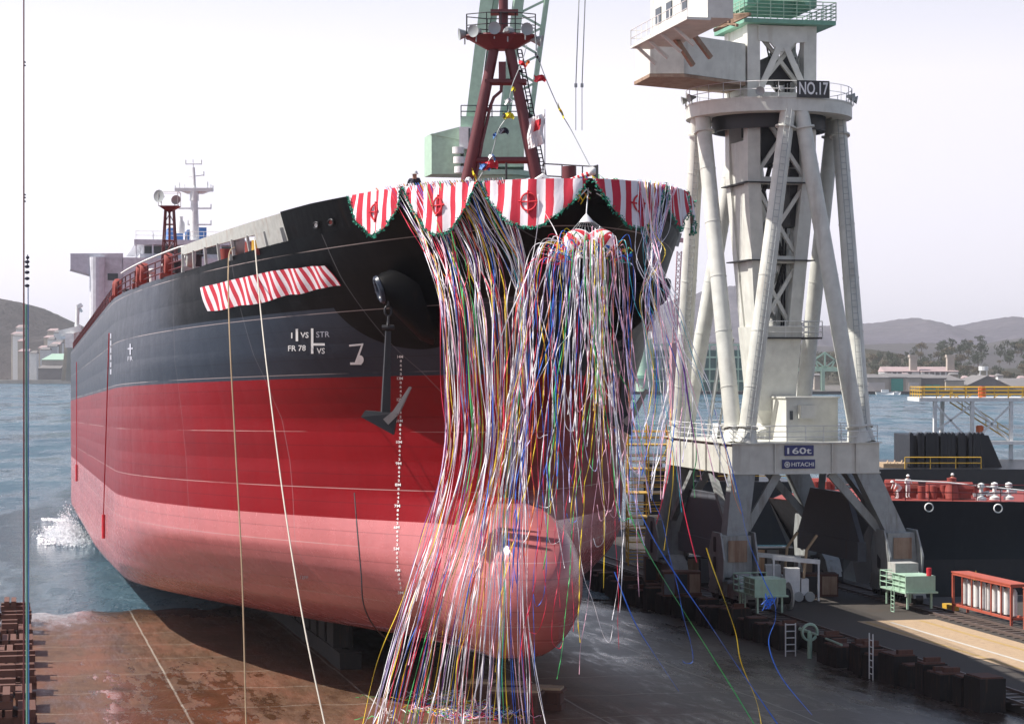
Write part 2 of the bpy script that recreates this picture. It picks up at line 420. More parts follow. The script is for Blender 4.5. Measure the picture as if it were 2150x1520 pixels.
def hill_mat(name, c1, c2, c3, sc):
    m, t, p = nodes_mat(name); g = geo(t)
    n1 = noise(t, g, sc, 7, .7); n2 = noise(t, g, sc * 9, 4, .75); n3 = noise(t, g, sc * .25, 3)
    c = mix(t, ramp(t, n1, .35, .65), c1, c2); c = mix(t, ramp(t, n3, .4, .65), c, c3)
    c = mix(t, math_(t, 'MULTIPLY', ramp(t, n2, .35, .7), .6), c, tuple(x * .45 for x in c1))
    t.links.new(c, p.inputs['Base Color']); p.inputs['Roughness'].default_value = .95
    p.inputs['Specular IOR Level'].default_value = .1
    bump(t, p, n2, .9, 6); return m
def hills(name, pts, Y, front, mat, rough=.12, nx=160, seed=1, back=600):
    r = random.Random(seed); ph = [r.uniform(0, 6.28) for _ in range(24)]
    V = []; ny = 34
    xs = [lerp(pts[0][0], pts[-1][0], i / nx) for i in range(nx + 1)]
    for i, x in enumerate(xs):
        yt = table(x, pts); top = (HY - yt) / F * Y + HC
        for j in range(ny + 1):
            t = j / ny
            if t < .75: yy = Y - front * (1 - t / .75); prof = math.sin(t / .75 * math.pi / 2) ** 1.15
            else: yy = Y + back * (t - .75) / .25; prof = math.cos((t - .75) / .25 * math.pi / 2)
            X = (x - CX) / F * Y
            u, v_ = X / (front * .35), yy / (front * .28)
            n = sum(math.sin(u * (1.3 + .9 * k) + ph[k] + 1.7 * math.sin(v_ * (.9 + .5 * k) + ph[k + 6])) / (1 + k) for k in range(6))
            z = top * prof * (1 + rough * n * math.sin(min(1, t / .75) * math.pi) * 1.2) + r.uniform(-1, 1) * top * .012
            V.append((X, yy, max(z, 0) if j else -2))
    Fs = [(i * (ny + 1) + j, (i + 1) * (ny + 1) + j, (i + 1) * (ny + 1) + j + 1, i * (ny + 1) + j + 1) for i in range(nx) for j in range(ny)]
    mb = MB(); mb.add(V, Fs); o = mb.build(name, mat, smooth=True); return struct(o)
H1 = hill_mat('hazy_bare_winter_hill', (.085, .08, .10), (.15, .135, .15), (.11, .10, .13), .004)  # blue-grey of the far hills includes haze painted into the colour
H2 = hill_mat('wooded_hill', (.03, .038, .028), (.08, .078, .055), (.10, .085, .065), .012)
hills('hills', [(-300, 650), (0, 628), (60, 640), (110, 664), (170, 692), (240, 705), (330, 735)], 2900, 700, hill_mat('near_left_hill', (.05, .045, .045), (.10, .09, .085), (.07, .06, .06), .01), seed=4)
hills('far_hills', [(1180, 720), (1290, 690), (1370, 655), (1425, 640), (1470, 625), (1510, 618), (1545, 630), (1580, 652), (1620, 676), (1680, 690), (1740, 687), (1800, 684), (1845, 679), (1880, 673), (1915, 680), (1965, 694), (2010, 684), (2050, 676), (2090, 670), (2130, 682), (2200, 668), (2300, 690)], 5200, 1500, H1, seed=7)
hills('middle_hills', [(1250, 745), (1400, 720), (1600, 722), (1750, 728), (1850, 722), (1950, 720), (2060, 726), (2127, 712), (2300, 700)], 3600, 900, hill_mat('middle_hill', (.055, .055, .055), (.11, .10, .095), (.08, .075, .08), .007), seed=9)
hills('wooded_hill', [(1330, 790), (1500, 765), (1640, 750), (1720, 742), (1790, 730), (1860, 738), (1930, 756), (2000, 768), (2090, 776), (2200, 770), (2320, 765)], 2100, 450, H2, seed=12, back=300)
# far shore ground on both sides
M_shore = paint('shore_ground', (.13, .12, .11), .9, dirt=.4)
mb = MB(); mb.box(60, 900, 1290, 2300, -3, 1.2); struct(mb.build('far_shore_ground', M_shore))
mb = MB(); mb.box(-900, -330, 1990, 2900, -3, 1.5); struct(mb.build('left_shore_ground', M_shore))

# ------------------------------------------------------------------ the cargo ship: hull surface
AEND = 306.0
def a0f(wv):
    st = table(wv, [(0, 108), (.8, 104), (1.6, 97), (3, 92), (9, 91.6), (11, 90.8), (13, 88.3), (15, 84.8), (17, 81.2), (19, 78.3), (20, 77.0), (22, 75)])
    d = (wv - 4.15) / 3.35
    if abs(d) < 1: st = min(st, 85.0 + 6.6 * (1 - math.sqrt(1 - d * d)) ** .9)
    return st
def hbf(a, wv):
    a1 = table(wv, [(0, 150), (2, 140), (5, 137), (11, 136), (14, 137), (17, 140), (20, 145)])
    p = table(wv, [(0, 1.4), (5, 2.0), (11, 2.0), (14, 1.9), (17, 1.75), (20, 1.68)])
    q = table(wv, [(0, 1.1), (4, .85), (11, .8), (14, .7), (17, .61), (20, .53)])
    s0 = table(wv, [(0, 96), (1, 93), (3, 92), (9, 91.6), (11, 90.8), (13, 88.3), (15, 84.8), (17, 81.2), (19, 78.3), (20, 77.0), (22, 75)])
    h = 0
    if a > s0: h = HB * max(0, 1 - (1 - min(1, (a - s0) / (a1 - s0))) ** p) ** q
    Rb = table(a, [(92, 3.6), (110, 3.4), (125, 3.0), (142, 2.3), (170, 1.3), (400, 1.1)])
    Rv = table(a, [(92, 5.4), (125, 5.0), (145, 3.6), (180, 1.5), (400, 1.1)])
    if wv < Rv: h = max(0, h - Rb * (1 - math.sqrt(max(0, 1 - (1 - wv / Rv) ** 2))))
    d = (wv - 4.15) / 3.35
    if abs(d) < 1 and a < 112:
        e = 0 if a > 90 else (90 - a) / 5.0
        bb = 1 - d * d - e * e
        b = 2.75 * math.sqrt(bb) * (1 if a < 98 else max(0, (112 - a) / 14)) if bb > 0 else 0
        h = (h ** 2.4 + b ** 2.4) ** (1 / 2.4)
    if a > 258: h *= 1 - .45 * ((a - 258) / 48) ** 2 * (1.4 - wv / 30)
    return h
WD = lambda a: table(a, [(77, 18.95), (96, 18.8), (110, 18.5), (306, 18.5)])
NV, NT = 84, 130
ws = [18.6 * (k / NV) ** 1.0 for k in range(NV + 1)]
def hullgrid(side):
    V = []; UV = []
    for wv in ws:
        aa = a0f(wv * 18.95 / 18.6)
        for i in range(NT + 1):
            t = i / NT; a = aa + (150 - aa) * (t / .8) ** 2 if t < .8 else 150 + (AEND - 150) * (t - .8) / .2
            wr = wv * WD(a) / 18.6
            h = hbf(a, wr) if i else 0
            V.append(SH(a, side * h, wr)); UV.append((a, wr))
    return V, UV
HULL_LOBE = (90.6, 16.0)
def hull_mat():
    m, t, p = nodes_mat('hull_paint')
    uv = t.nodes.new('ShaderNodeUVMap').outputs[0]
    sx = t.nodes.new('ShaderNodeSeparateXYZ'); t.links.new(uv, sx.inputs[0]); a, wv = sx.outputs[0], sx.outputs[1]
    n_big = noise(t, mapping(t, uv, (.08, .25, 1)), 1, 5, .6); n_st = noise(t, mapping(t, uv, (1.1, .06, 1)), 1, 6, .6); n_f = noise(t, mapping(t, uv, (1.2, 1.2, 1)), 1, 5, .7)
    lim_ = math_(t, 'ADD', 6.45, math_(t, 'MULTIPLY', 1.5, math_(t, 'SUBTRACT', 1, ramp(t, a, 89.6, 92.2))))
    c = mix(t, math_(t, 'GREATER_THAN', wv, lim_), (.46, .14, .145), (.20, .003, .007))
    c = mix(t, math_(t, 'GREATER_THAN', wv, 12.85), c, (.026, .033, .05))
    blk = math_(t, 'MULTIPLY', math_(t, 'GREATER_THAN', wv, 15.8), math_(t, 'SUBTRACT', 1, ramp(t, a, 113, 120)))
    _p = HULL_LOBE; da_ = math_(t, 'SUBTRACT', a, _p[0]); dw_ = math_(t, 'SUBTRACT', wv, _p[1])
    lobe = math_(t, 'LESS_THAN', math_(t, 'ADD', math_(t, 'MULTIPLY', math_(t, 'MULTIPLY', da_, da_), .35), math_(t, 'MULTIPLY', dw_, dw_)), 4.3)
    blk = math_(t, 'MAXIMUM', blk, lobe)
    c = mix(t, blk, c, (.003, .003, .004))
    # plating: each strake and each block a touch different
    wn = t.nodes.new('ShaderNodeTexWhiteNoise'); wn.noise_dimensions = '2D'
    cmb = t.nodes.new('ShaderNodeCombineXYZ')
    t.links.new(math_(t, 'FLOOR', math_(t, 'DIVIDE', a, 11.5)), cmb.inputs[0]); t.links.new(math_(t, 'FLOOR', math_(t, 'DIVIDE', wv, 1.3)), cmb.inputs[1])
    t.links.new(cmb.outputs[0], wn.inputs['Vector'])
    v = math_(t, 'ADD', math_(t, 'MULTIPLY', wn.outputs[0], .16), math_(t, 'MULTIPLY', n_st, .34))
    v = math_(t, 'ADD', v, math_(t, 'MULTIPLY', n_big, .25)); v = math_(t, 'ADD', v, math_(t, 'ADD', .52, math_(t, 'MULTIPLY', n_f, .16)))
    hs = t.nodes.new('ShaderNodeHueSaturation'); t.links.new(v, hs.inputs['Value']); t.links.new(c, hs.inputs['Color'])
    c = hs.outputs[0]
    fr = math_(t, 'FRACT', math_(t, 'DIVIDE', wv, 2.6))
    ln = math_(t, 'MULTIPLY', math_(t, 'LESS_THAN', fr, .014), ramp(t, n_big, .38, .5))
    sm_ = math_(t, 'LESS_THAN', math_(t, 'FRACT', math_(t, 'DIVIDE', math_(t, 'ADD', wv, .65), 1.3)), .03)
    c = mix(t, math_(t, 'MULTIPLY', sm_, .3), c, (.01, .006, .008))
    c = mix(t, math_(t, 'MULTIPLY', ln, .45), c, (.62, .5, .48))
    fa = math_(t, 'LESS_THAN', math_(t, 'FRACT', math_(t, 'DIVIDE', a, 11.5)), .006)
    c = mix(t, math_(t, 'MULTIPLY', fa, .22), c, (.3, .28, .3))
    t.links.new(c, p.inputs['Base Color'])
    rr = math_(t, 'ADD', math_(t, 'MULTIPLY', n_f, .2), math_(t, 'SUBTRACT', .28, math_(t, 'MULTIPLY', .12, math_(t, 'LESS_THAN', wv, lim_)))); t.links.new(rr, p.inputs['Roughness'])
    t.links.new(math_(t, 'ADD', math_(t, 'MULTIPLY', blk, -.06), math_(t, 'ADD', math_(t, 'ADD', .12, math_(t, 'MULTIPLY', .3, ramp(t, a, 112, 150))), math_(t, 'MULTIPLY', .45, math_(t, 'LESS_THAN', wv, lim_)))), p.inputs['Specular IOR Level'])
    # slightly dished plates between frames and strakes
    w1 = math_(t, 'ABSOLUTE', math_(t, 'SINE', math_(t, 'MULTIPLY', wv, math.pi / 1.3))); w2 = math_(t, 'ABSOLUTE', math_(t, 'SINE', math_(t, 'MULTIPLY', a, math.pi / 2.875)))
    hgt = math_(t, 'ADD', math_(t, 'MULTIPLY', w1, .5), math_(t, 'MULTIPLY', w2, .35)); hgt = math_(t, 'ADD', hgt, math_(t, 'MULTIPLY', n_big, 2.5))
    bump(t, p, hgt, .34, .08)
    return m
M_hull = hull_mat()
ship = thing('cargo_ship', SH(190, 0, 0), 'huge cargo ship with black, red and pink hull sliding down the slipway', 'ship')
mbh = MB(); UVH = []
nn = NT + 1
for side in (1, -1):
    V, UV = hullgrid(side); UVH += UV
    Fs = [(j * nn + i, j * nn + i + 1, (j + 1) * nn + i + 1, (j + 1) * nn + i) for j in range(NV) for i in range(NT)]
    mbh.add(V, Fs)
off = len(V)
for i in range(NT):
    mbh.f.append((i, i + 1, off + i + 1, off + i)); mbh.mi.append(0)      # flat bottom
    k = NV * nn; mbh.f.append((k + i, off + k + i, off + k + i + 1, k + i + 1)); mbh.mi.append(1)   # deck
for j in range(NV): mbh.f.append((j * nn + NT, (j + 1) * nn + NT, off + (j + 1) * nn + NT, off + j * nn + NT)); mbh.mi.append(0)
_ev = list(mbh.v); _ef = list(mbh.f)
for side in (1, -1):      # continue the surface up to the top of the bulwark, for laying cloth and marks on it
    k0 = len(_ev)
    for j in range(7):
        wv = 18.3 + j * .3
        for i in range(61): a_ = lerp(a0f(wv), 99, (i / 60) ** 2); _ev.append(SH(a_, side * (hbf(a_, wv) if i else 0), wv))
    _ef += [(k0 + j * 61 + i, k0 + j * 61 + i + 1, k0 + (j + 1) * 61 + i + 1, k0 + (j + 1) * 61 + i) for j in range(6) for i in range(60)]
HULLBVH = BVHTree.FromPolygons([tuple(v) for v in _ev], _ef)
o = mbh.build('hull', [M_hull, M_redox], ship, fix=False)
ul = o.data.uv_layers.new(name='UVMap')
for l in o.data.loops: ul.data[l.index].uv = UVH[l.vertex_index]
bm = bmesh.new(); bm.from_mesh(o.data); bmesh.ops.remove_doubles(bm, verts=bm.verts, dist=1e-4); bmesh.ops.recalc_face_normals(bm, faces=bm.faces); bm.to_mesh(o.data); bm.free()
o.data.polygons.foreach_set('use_smooth', [True] * len(o.data.polygons))
o.data.set_sharp_from_angle(angle=R(35))
CAM = Vector((0, 0, HC))
def hullpix(x, y, lift=.03):
    d = (at(x, y, 100) - CAM).normalized()
    hit, nrm, idx, dist = HULLBVH.ray_cast(CAM, d)
    if hit is None: return None
    if nrm.dot(d) > 0: nrm = -nrm
    return hit + nrm * lift
def spx(a, v, wv): return pix(SH(a, v, wv))

# bulwark round the bow
def BWT(a): return table(a, [(77, 19.75), (84, 20.05), (92, 20.1), (100, 20.0)])
def edge(a, side, wv, dz=0): return SH(a, side * hbf(a, wv), wv)
def strip(mb, side, a_s, w0f, w1f, th=.06, n=60):
    P = []
    for i in range(n + 1):
        t = (i / n) ** 2; a = lerp(a_s[0], a_s[1], t)
        P.append((a, w0f(a), w1f(a)))
    for (a, l, h), (a2, l2, h2) in zip(P, P[1:]):
        e = lambda a_, w_, o_: SH(max(a_, a0f(w_)), side * max(0, hbf(max(a_, a0f(w_)), w_) - o_), w_)
        mb.hexa([e(a, l, 0), e(a, l, th), e(a2, l2, th), e(a2, l2, 0), e(a, h, 0), e(a, h, th), e(a2, h2, th), e(a2, h2, 0)])
mb = MB()
for side in (1, -1):
    strip(mb, side, (77.0, 95.6), lambda a: WD(a) - .02, BWT, n=60)
M_hullblack = paint('bulwark_black_paint', (.003, .003, .004), .5, dirt=.1, spec=.08)
mb.build('bulwark', M_hullblack, ship, fix=True)
# wind screen plate over the mooring opening, aft of the bulwark
for side in (1, -1):
    mb = MB(); strip(mb, side, (95.6, 113), lambda a: 19.35, lambda a: table(a, [(95, 20.0), (113, 19.8)]), .1, n=14)
    for k in range(8):
        a = 95.8 + k * 2.4; p = edge(a, side, WD(a)); q = SH(a, side * hbf(a, 19.35), 19.4); mb.bar(p, q, .12, .3)
    mb.build('mooring_screen', M_deckgrey, ship)
    mb = MB(); strip(mb, side, (95.6, 99.5), lambda a: WD(a) - .01, lambda a: 19.36, .08, n=4); mb.build('bulwark_end_plate', M_deckgrey, ship)

# ------------------------------------------------------------------ ship fittings
def redrail(P, mb, h=1.05, r=.035): mb.rails(P, h, r, 3, 1.5)
mb = MB()
P = [SH(a, hbf(a, 18.5) - .25, 18.5) for a in range(114, 260, 5)]; mb.rails(P, 1.05, .04, 3, 2.4)
mb.build('railing', M_red, ship)
mb = MB(); P = [SH(a, -(hbf(a, 18.5) - .25), 18.5) for a in range(114, 260, 5)]; mb.rails(P, 1.05, .04, 3, 2.4)
mb.build('railing', M_red, ship)
mb = MB()   # pale handrail capping above the mooring deck opening
mb.path([SH(a, hbf(a, 18.5) - .1, table(a, [(100, 19.4), (113, 19.85), (135, 19.8)])) for a in range(96, 136, 3)], .05, 5); mb.build('handrail', M_whiteclean, ship, True)
# roller fairleads and bollards along the starboard edge
for a, c in ((99.6, 0), (103.5, 1), (112.5, 1), (118, 0), (126, 0), (127.6, 0), (141, 0), (143, 0)):
    mb = MB(); cpt = SH(a, hbf(a, 18.5) - .35, 19.25)
    nrm = (S(0, -1, 0) - S(0, 0, 0))
    mb.lathe(cpt, [(.38, -.25), (.55, -.2), (.6, 0), (.55, .2), (.38, .25), (.34, 0), (.38, -.25)], 16, nrm)
    mb.bar(cpt - Vector((0, 0, .8)), cpt - Vector((0, 0, .5)), .9, .5)
    mb.build('fairlead', (M_redox, M_deckgrey)[c], ship, True)
for a in (107, 115.5, 121, 131, 137, 148, 156, 166):
    mb = MB()
    for d in (-.5, .5):
        p = SH(a + d, hbf(a, 18.5) - 1.3, 18.5); mb.tube(p, p + Vector((0, 0, .95)), .25, n=12); mb.tube(p + Vector((0, 0, .95)), p + Vector((0, 0, 1.05)), .34, n=12)
    mb.build('bollard', (M_redox, M_dark, M_rust)[int(a) % 3], ship, True)
for a in (116.8, 123.5, 129, 134): 
    mb = MB(); p = SH(a, hbf(a, 18.5) - 1.2, 18.5); mb.tube(p, p + Vector((0, 0, .9)), .13, n=8); mb.ball(p + Vector((0, 0, 1.05)), .26, 8, (1, 1, .7)); mb.build('vent', M_whiteclean, ship, True)
for a in (104.5, 105.6, 110.3):
    mb = MB(); p = SH(a, hbf(a, 18.5) - 1.6, 18.5); mb.tube(p, p + Vector((0, 0, 1.0)), .35, n=12); mb.build('mooring_drum', M_yellow if a == 104.5 else M_redox, ship, True)
# hawse openings with plated white rim in the black bow plating
for x, y in ((666, 472), (697, 466)):
    c = hullpix(x, y, .02); d1 = (hullpix(x + 8, y, .02) - c).normalized(); d2 = (hullpix(x, y - 8, .02) - c).normalized(); nn_ = d1.cross(d2).normalized()
    if nn_.y > 0: nn_ = -nn_
    mb = MB(); V = []
    for k in range(20):
        t = 2 * math.pi * k / 20; V.append(c + d1 * .2 * math.cos(t) + d2 * .13 * math.sin(t) + nn_ * .03)
    mb.quad(*V); pc = mb.build('chock', M_whiteclean if x < 680 else M_redox, ship)
    mb = MB(); mb.path([c + d1 * .24 * math.cos(2 * math.pi * k / 20) + d2 * .16 * math.sin(2 * math.pi * k / 20) + nn_ * .05 for k in range(21)], .035, 5); mb.build('chock_rim', M_dark, pc, True)

# writing and marks on the hull
def decal(mb, s, x, y, wd, ht, slant=0, bold=.03):
    """lettering laid on the plating: x,y = left foot of the word as seen, wd/ht its size there"""
    V, Fs = text2d(s, bold); x0 = min(v[0] for v in V); x1 = max(v[0] for v in V); y0 = min(v[1] for v in V); y1 = max(v[1] for v in V)
    P = [hullpix(x + (v[0] - x0) / (x1 - x0) * wd, y + slant * (v[0] - x0) / (x1 - x0) - (v[1] - y0) / (y1 - y0) * ht, .03) for v in V]
    if all(p is not None for p in P): mb.add(P, Fs)
def dquad(mb, pts):
    P = [hullpix(x, y, .03) for x, y in pts]
    if all(p is not None for p in P): mb.quad(*P)
mb = MB()
dquad(mb, [(612.5, 698), (615, 698), (615, 710), (612.5, 710)])
dquad(mb, [(622, 690), (627, 690), (627, 716), (622, 716)])
decal(mb, 'VS', 632, 709, 17, 12); decal(mb, 'FR 78', 606, 737, 37, 12, -1)
dquad(mb, [(654, 689), (659, 689), (659, 742), (654, 742)])
dquad(mb, [(659, 720), (683, 720), (683, 725), (659, 725)])
decal(mb, 'VS', 666, 742, 17, 12)
mb.build('frame_mark', M_letter, ship, fix=False)
mb = MB(); decal(mb, 'STR', 665, 708, 28, 12, -1, .01); mb.build('frame_mark', M_lettergrey, ship, fix=False)
mb = MB()
dquad(mb, [(734, 723), (764, 720), (763, 724), (734, 727)])
dquad(mb, [(760, 722), (764, 722), (750, 762), (745, 762)])
dquad(mb, [(736, 760), (760, 760), (760, 765), (736, 765)])
arc = [(757 + 7.5 * math.cos(t), 754.5 + 9.5 * math.sin(t)) for t in [-math.pi * .62 + math.pi * 1.2 * k / 10 for k in range(11)]]
dquad(mb, [(748, 763), (754, 747)] + arc)
mb.build('bulb_mark', M_letter, ship, fix=False)
mb = MB()   # draught marks down the bow
for k in range(14, 2, -1):
    y = {14: 748, 13: 793.5}.get(k, 838 + (12 - k) * 44.8) if k > 3 else 1243
    xc = table(y, [(745, 842), (880, 841), (1000, 838), (1090, 835), (1180, 834), (1243, 843), (1300, 860)])
    decal(mb, '%dM' % k, xc - 7, y + 3, 12, 6, 0, .03)
    if k > 3:
        for j, dgt in enumerate('8642'):
            yy = y + (j + 1) * 9; x2 = table(yy, [(745, 842), (880, 841), (1000, 838), (1090, 835), (1180, 834), (1243, 843), (1300, 860)])
            decal(mb, dgt, x2 - 1.5, yy + 2.6, 4.2, 5.2, 0, .04)
for j, dgt in enumerate('86'): decal(mb, dgt, 846 + j * 5, 1255 + j * 9, 4.2, 5.2, 0, .04)
mb.build('draught_marks', M_letter, ship, fix=False)
mb = MB(); decal(mb, '12FP', 631, 1214, 17, 7, 1, .0); mb.build('frame_mark', M_lettergrey, ship, fix=False)
mb = MB(); decal(mb, 'FR', 269, 758, 11, 9, -1, .02); dquad(mb, [(273, 722), (276, 722), (276, 745), (273, 745)]); dquad(mb, [(269, 731), (280, 730), (280, 733), (269, 734)])
mb.build('frame_mark', M_lettergrey, ship, fix=False)

# anchor bolsters, chains and anchors
def bolster(side):
    mb = MB(); hp_ = hullpix(858, 622); a = hp_.x * DX + hp_.y * DY; wv = hp_.z - HC + a * PITCH + 11.27
    base = []
    def HP(a_, w_, o_): return SH(a_, side * (hbf(a_, w_) + o_), w_)
    rings = []
    for (rad, out, da, dw) in ((1.6, -.25, .2, -.3), (1.42, .3, 0.0, -.3), (.8, 1.05, -.4, .1), (.46, 1.35, -.5, .25), (.36, 1.25, -.5, .25), (.26, .7, -.3, .3)):
        rings.append([HP(a + da, wv + dw, out) + (S(1, 0, 0) - S(0, 0, 0)) * rad * math.cos(t) + Vector((0, 0, 1)) * rad * 1.05 * math.sin(t) + (S(0, -side, 0) - S(0, 0, 0)) * .35 * rad * math.sin(t) * (1 if rad > 0.7 else 1) for t in [2 * math.pi * k / 28 for k in range(28)]])
    V = [p for g in rings for p in g]
    mb.add(V, [(i * 28 + k, i * 28 + (k + 1) % 28, (i + 1) * 28 + (k + 1) % 28, (i + 1) * 28 + k) for i in range(5) for k in range(28)])
    b = mb.build('anchor_bolster', M_hullblack, ship, True)
    mb = MB(); mb.path([p.lerp(rings[4][k], .3) for k, p in enumerate(rings[3])] + [rings[3][0]], .13, 6); mb.build('hawse_pipe', M_navyblue, b, True)
    return HP(a - .45, wv + .2, 1.4)
M_navyblue = paint('dark_blue_gloss', (.02, .026, .045), .3, dirt=.1)
def anchor(x, y0, y1, Y, label, flip=1, rz=0):
    s = F / Y; top = at(x, y0, Y); L = (y1 - y0) / s
    th = thing('anchor', at(x, y1, Y), label, 'anchor', 'bow anchors')
    mb = MB(); bot = at(x - 6, y1 - 25, Y)
    mb.bar(top + Vector((0, 0, -.1)), bot, .2, .24, w2=.36, h2=.36)
    mb.tube(top + Vector((-.25, 0, .05)), top + Vector((.25, 0, .05)), .1, n=8)
    mb.build('shank', M_dark, th)
    c = bot; mb = MB(); k = flip
    e1, e2 = c + Vector((-.95 * k, -.15, .15)), c + Vector((.55 * k, .1, -.35))
    mb.hexa([c + Vector(q) for q in ((-.95, -.55, .1), (.35, -.5, -.62), (.35, .5, -.62), (-.95, .55, .1), (-.80, -.45, .35), (.5, -.4, .25), (.5, .4, .25), (-.80, .45, .35))] if k > 0 else
            [c + Vector((-q[0], q[1], q[2])) for q in ((-.95, -.55, .1), (.35, -.5, -.62), (.35, .5, -.62), (-.95, .55, .1), (-.80, -.45, .35), (.5, -.4, .25), (.5, .4, .25), (-.80, .45, .35))])
    mb.build('crown', M_dark, th)
    for dy in (-.42, .42):
        mb = MB(); b0 = c + Vector((.05 * k, dy, -.1)); tip = c + Vector((1.02 * k, dy * 1.1, 1.3)); mid = b0.lerp(tip, .35) + Vector((.06 * k, 0, -.12))
        mb.bar(b0, mid, .26, .3, w2=.28, h2=.26); mb.bar(mid, tip, .28, .26, w2=.1, h2=.08); mb.build('fluke', M_ironshine, th)
    return top
M_ironshine = paint('worn_iron', (.22, .19, .18), .35, metal=.3, dirt=.5)
def chain(p, q, label, link=.42):
    mb = MB(); n = max(2, int((p - q).length / (link * .78))); d = (q - p) / n
    for i in range(n):
        c = p + d * (i + .5); u = Vector((1, .2, 0)).normalized() if i % 2 else Vector((-.2, 1, 0)).normalized(); z = d.normalized()
        ring = [c + u * (.14 * math.cos(t)) + z * (link * .5 * math.sin(t)) for t in [2 * math.pi * k / 12 for k in range(13)]]
        mb.path(ring, .05, 5)
    o = mb.build('anchor_chain', M_dark, smooth=True); tag(o, label, 'chain', 'anchor chains'); return o
h = bolster(1); hp = pix(h)
YA = h.y - .25
t1 = anchor(815, 690, 905, YA, 'dark anchor with one bright fluke hanging over the red starboard bow'); chain(Vector((t1.x, h.y - .2, h.z - .2)), t1 + Vector((0, 0, .1)), 'black anchor chain hanging from the blue rimmed hawse pipe')
h2 = bolster(-1)
t2 = anchor(1313, 735, 908, h2.y - .3, 'dark anchor hanging over the shaded port bow behind streamers', 1); chain(at(1313, 650, h2.y - .3), t2 + Vector((0, 0, .1)), 'black anchor chain hanging beside the white streamers')
for dy in (-.35, .4):
    pass

# forward A-frame mast
def A(a, v, wv): return SH(a, v, wv)
fm_a = 91.5
def fpt(x, y, Y=None): return at(x, y, Y or YM)
YM = SH(fm_a, 0, 19).y
foremast = MB(); 
L0, R0 = fpt(962, 470), fpt(1146, 470); LT, RT = fpt(1037, 105), fpt(1070, 105)
foremast.tube(L0, LT, .29, .22, 14); foremast.tube(R0, RT, .29, .22, 14)
for (xl, xr, y) in ((1021, 1105, 173), (987, 1122, 337)): foremast.tube(fpt(xl, y), fpt(xr, y), .15, n=10)
foremast.bar(fpt(1018, 171), fpt(1106, 173), .5, .12)
fm = foremast.build('foremast', M_red, ship, True)
mb = MB()  # platform: wide tray narrowing downward
cp = fpt(1052, 85); wx = 78 / (F / YM); 
top = [cp + Vector((math.cos(t) * (wx if abs(math.cos(t)) > .5 else wx), math.sin(t) * .95, .1)) for t in [math.pi / 8 + math.pi / 4 * k for k in range(8)]]
botm = [cp + Vector((math.cos(t) * .62, math.sin(t) * .42, -.42)) for t in [math.pi / 8 + math.pi / 4 * k for k in range(8)]]
mb.add(top + botm, [tuple(range(8)), tuple(range(8, 16))] + [(k, (k + 1) % 8, 8 + (k + 1) % 8, 8 + k) for k in range(8)])
mb.path([p + Vector((0, 0, .03)) for p in top] + [top[0] + Vector((0, 0, .03))], .07, 4)
mb.build('mast_platform', M_red, fm)
mb = MB(); mb.rails([p for p in top[:8]], .95, .022, 2, .8, True); mb.build('mast_railing', M_dark, fm)
mb = MB(); mb.tube(fpt(1057, 85), fpt(1057, -40), .2, n=12); mb.bar(fpt(1030, 27), fpt(1088, 27), 1.0, .12); mb.build('mast_pole', M_red, fm, True)
def flood(c, d, mat=M_lamp, r=.24, par=None):
    mb = MB(); d = Vector(d).normalized(); mb.lathe(c, [(0, -.28), (.09, -.28), (.13, -.1), (r, .22), (r + .03, .25), (r - .03, .23), (0, .17)], 14, d); mb.tube(c, c + Vector((0, 0, -.45)), .03, n=5)
    return mb.build('floodlight', mat, par, True)
for x, y, d in ((976, 72, (-1, -.2, -.1)), (1000, 66, (-.6, -1, -.1)), (1038, 60, (0, -1, -.1)), (1066, 66, (.2, 1, -.1)), (1103, 62, (.3, -1, -.1)), (1126, 85, (1, -.2, -.2))):
    flood(fpt(x, y, YM - (.8 if 980 < x < 1120 else .2)), d, par=fm)
mb = MB()   # ladder beside the right leg, pipe beside the left leg
for o_ in (0, 9): mb.tube(fpt(1086 + o_, 105), fpt(1140 + o_, 380), .03, n=5)
for k in range(34): mb.tube(fpt(1086 + k * 1.59, 105 + k * 8.1), fpt(1095 + k * 1.59, 105 + k * 8.1), .022, n=4)
for k in range(4): mb.tube(fpt(1078 + 12 * k, 150 + 62 * k), fpt(1098 + 12 * k, 150 + 62 * k), .06, n=5)
mb.build('mast_ladder', M_dark, fm)
mb = MB(); mb.path([fpt(1053, 175), fpt(1052, 192), fpt(1037, 205), fpt(1030, 222), fpt(1012, 300), fpt(997, 385)], .07, 6); mb.tube(fpt(1024, 215), fpt(1006, 300), .035, n=5)
mb.box(*[c for c in (fpt(1047, 0).x, fpt(1062, 0).x)], YM - .3, YM + .3, fpt(0, 170).z, fpt(0, 132).z)
for k in range(3): mb.tube(fpt(1013 - 14 * k, 230 + 65 * k), fpt(1026 - 14 * k, 230 + 65 * k), .09, n=6)
mb.build('mast_pipe', M_red, fm, True)
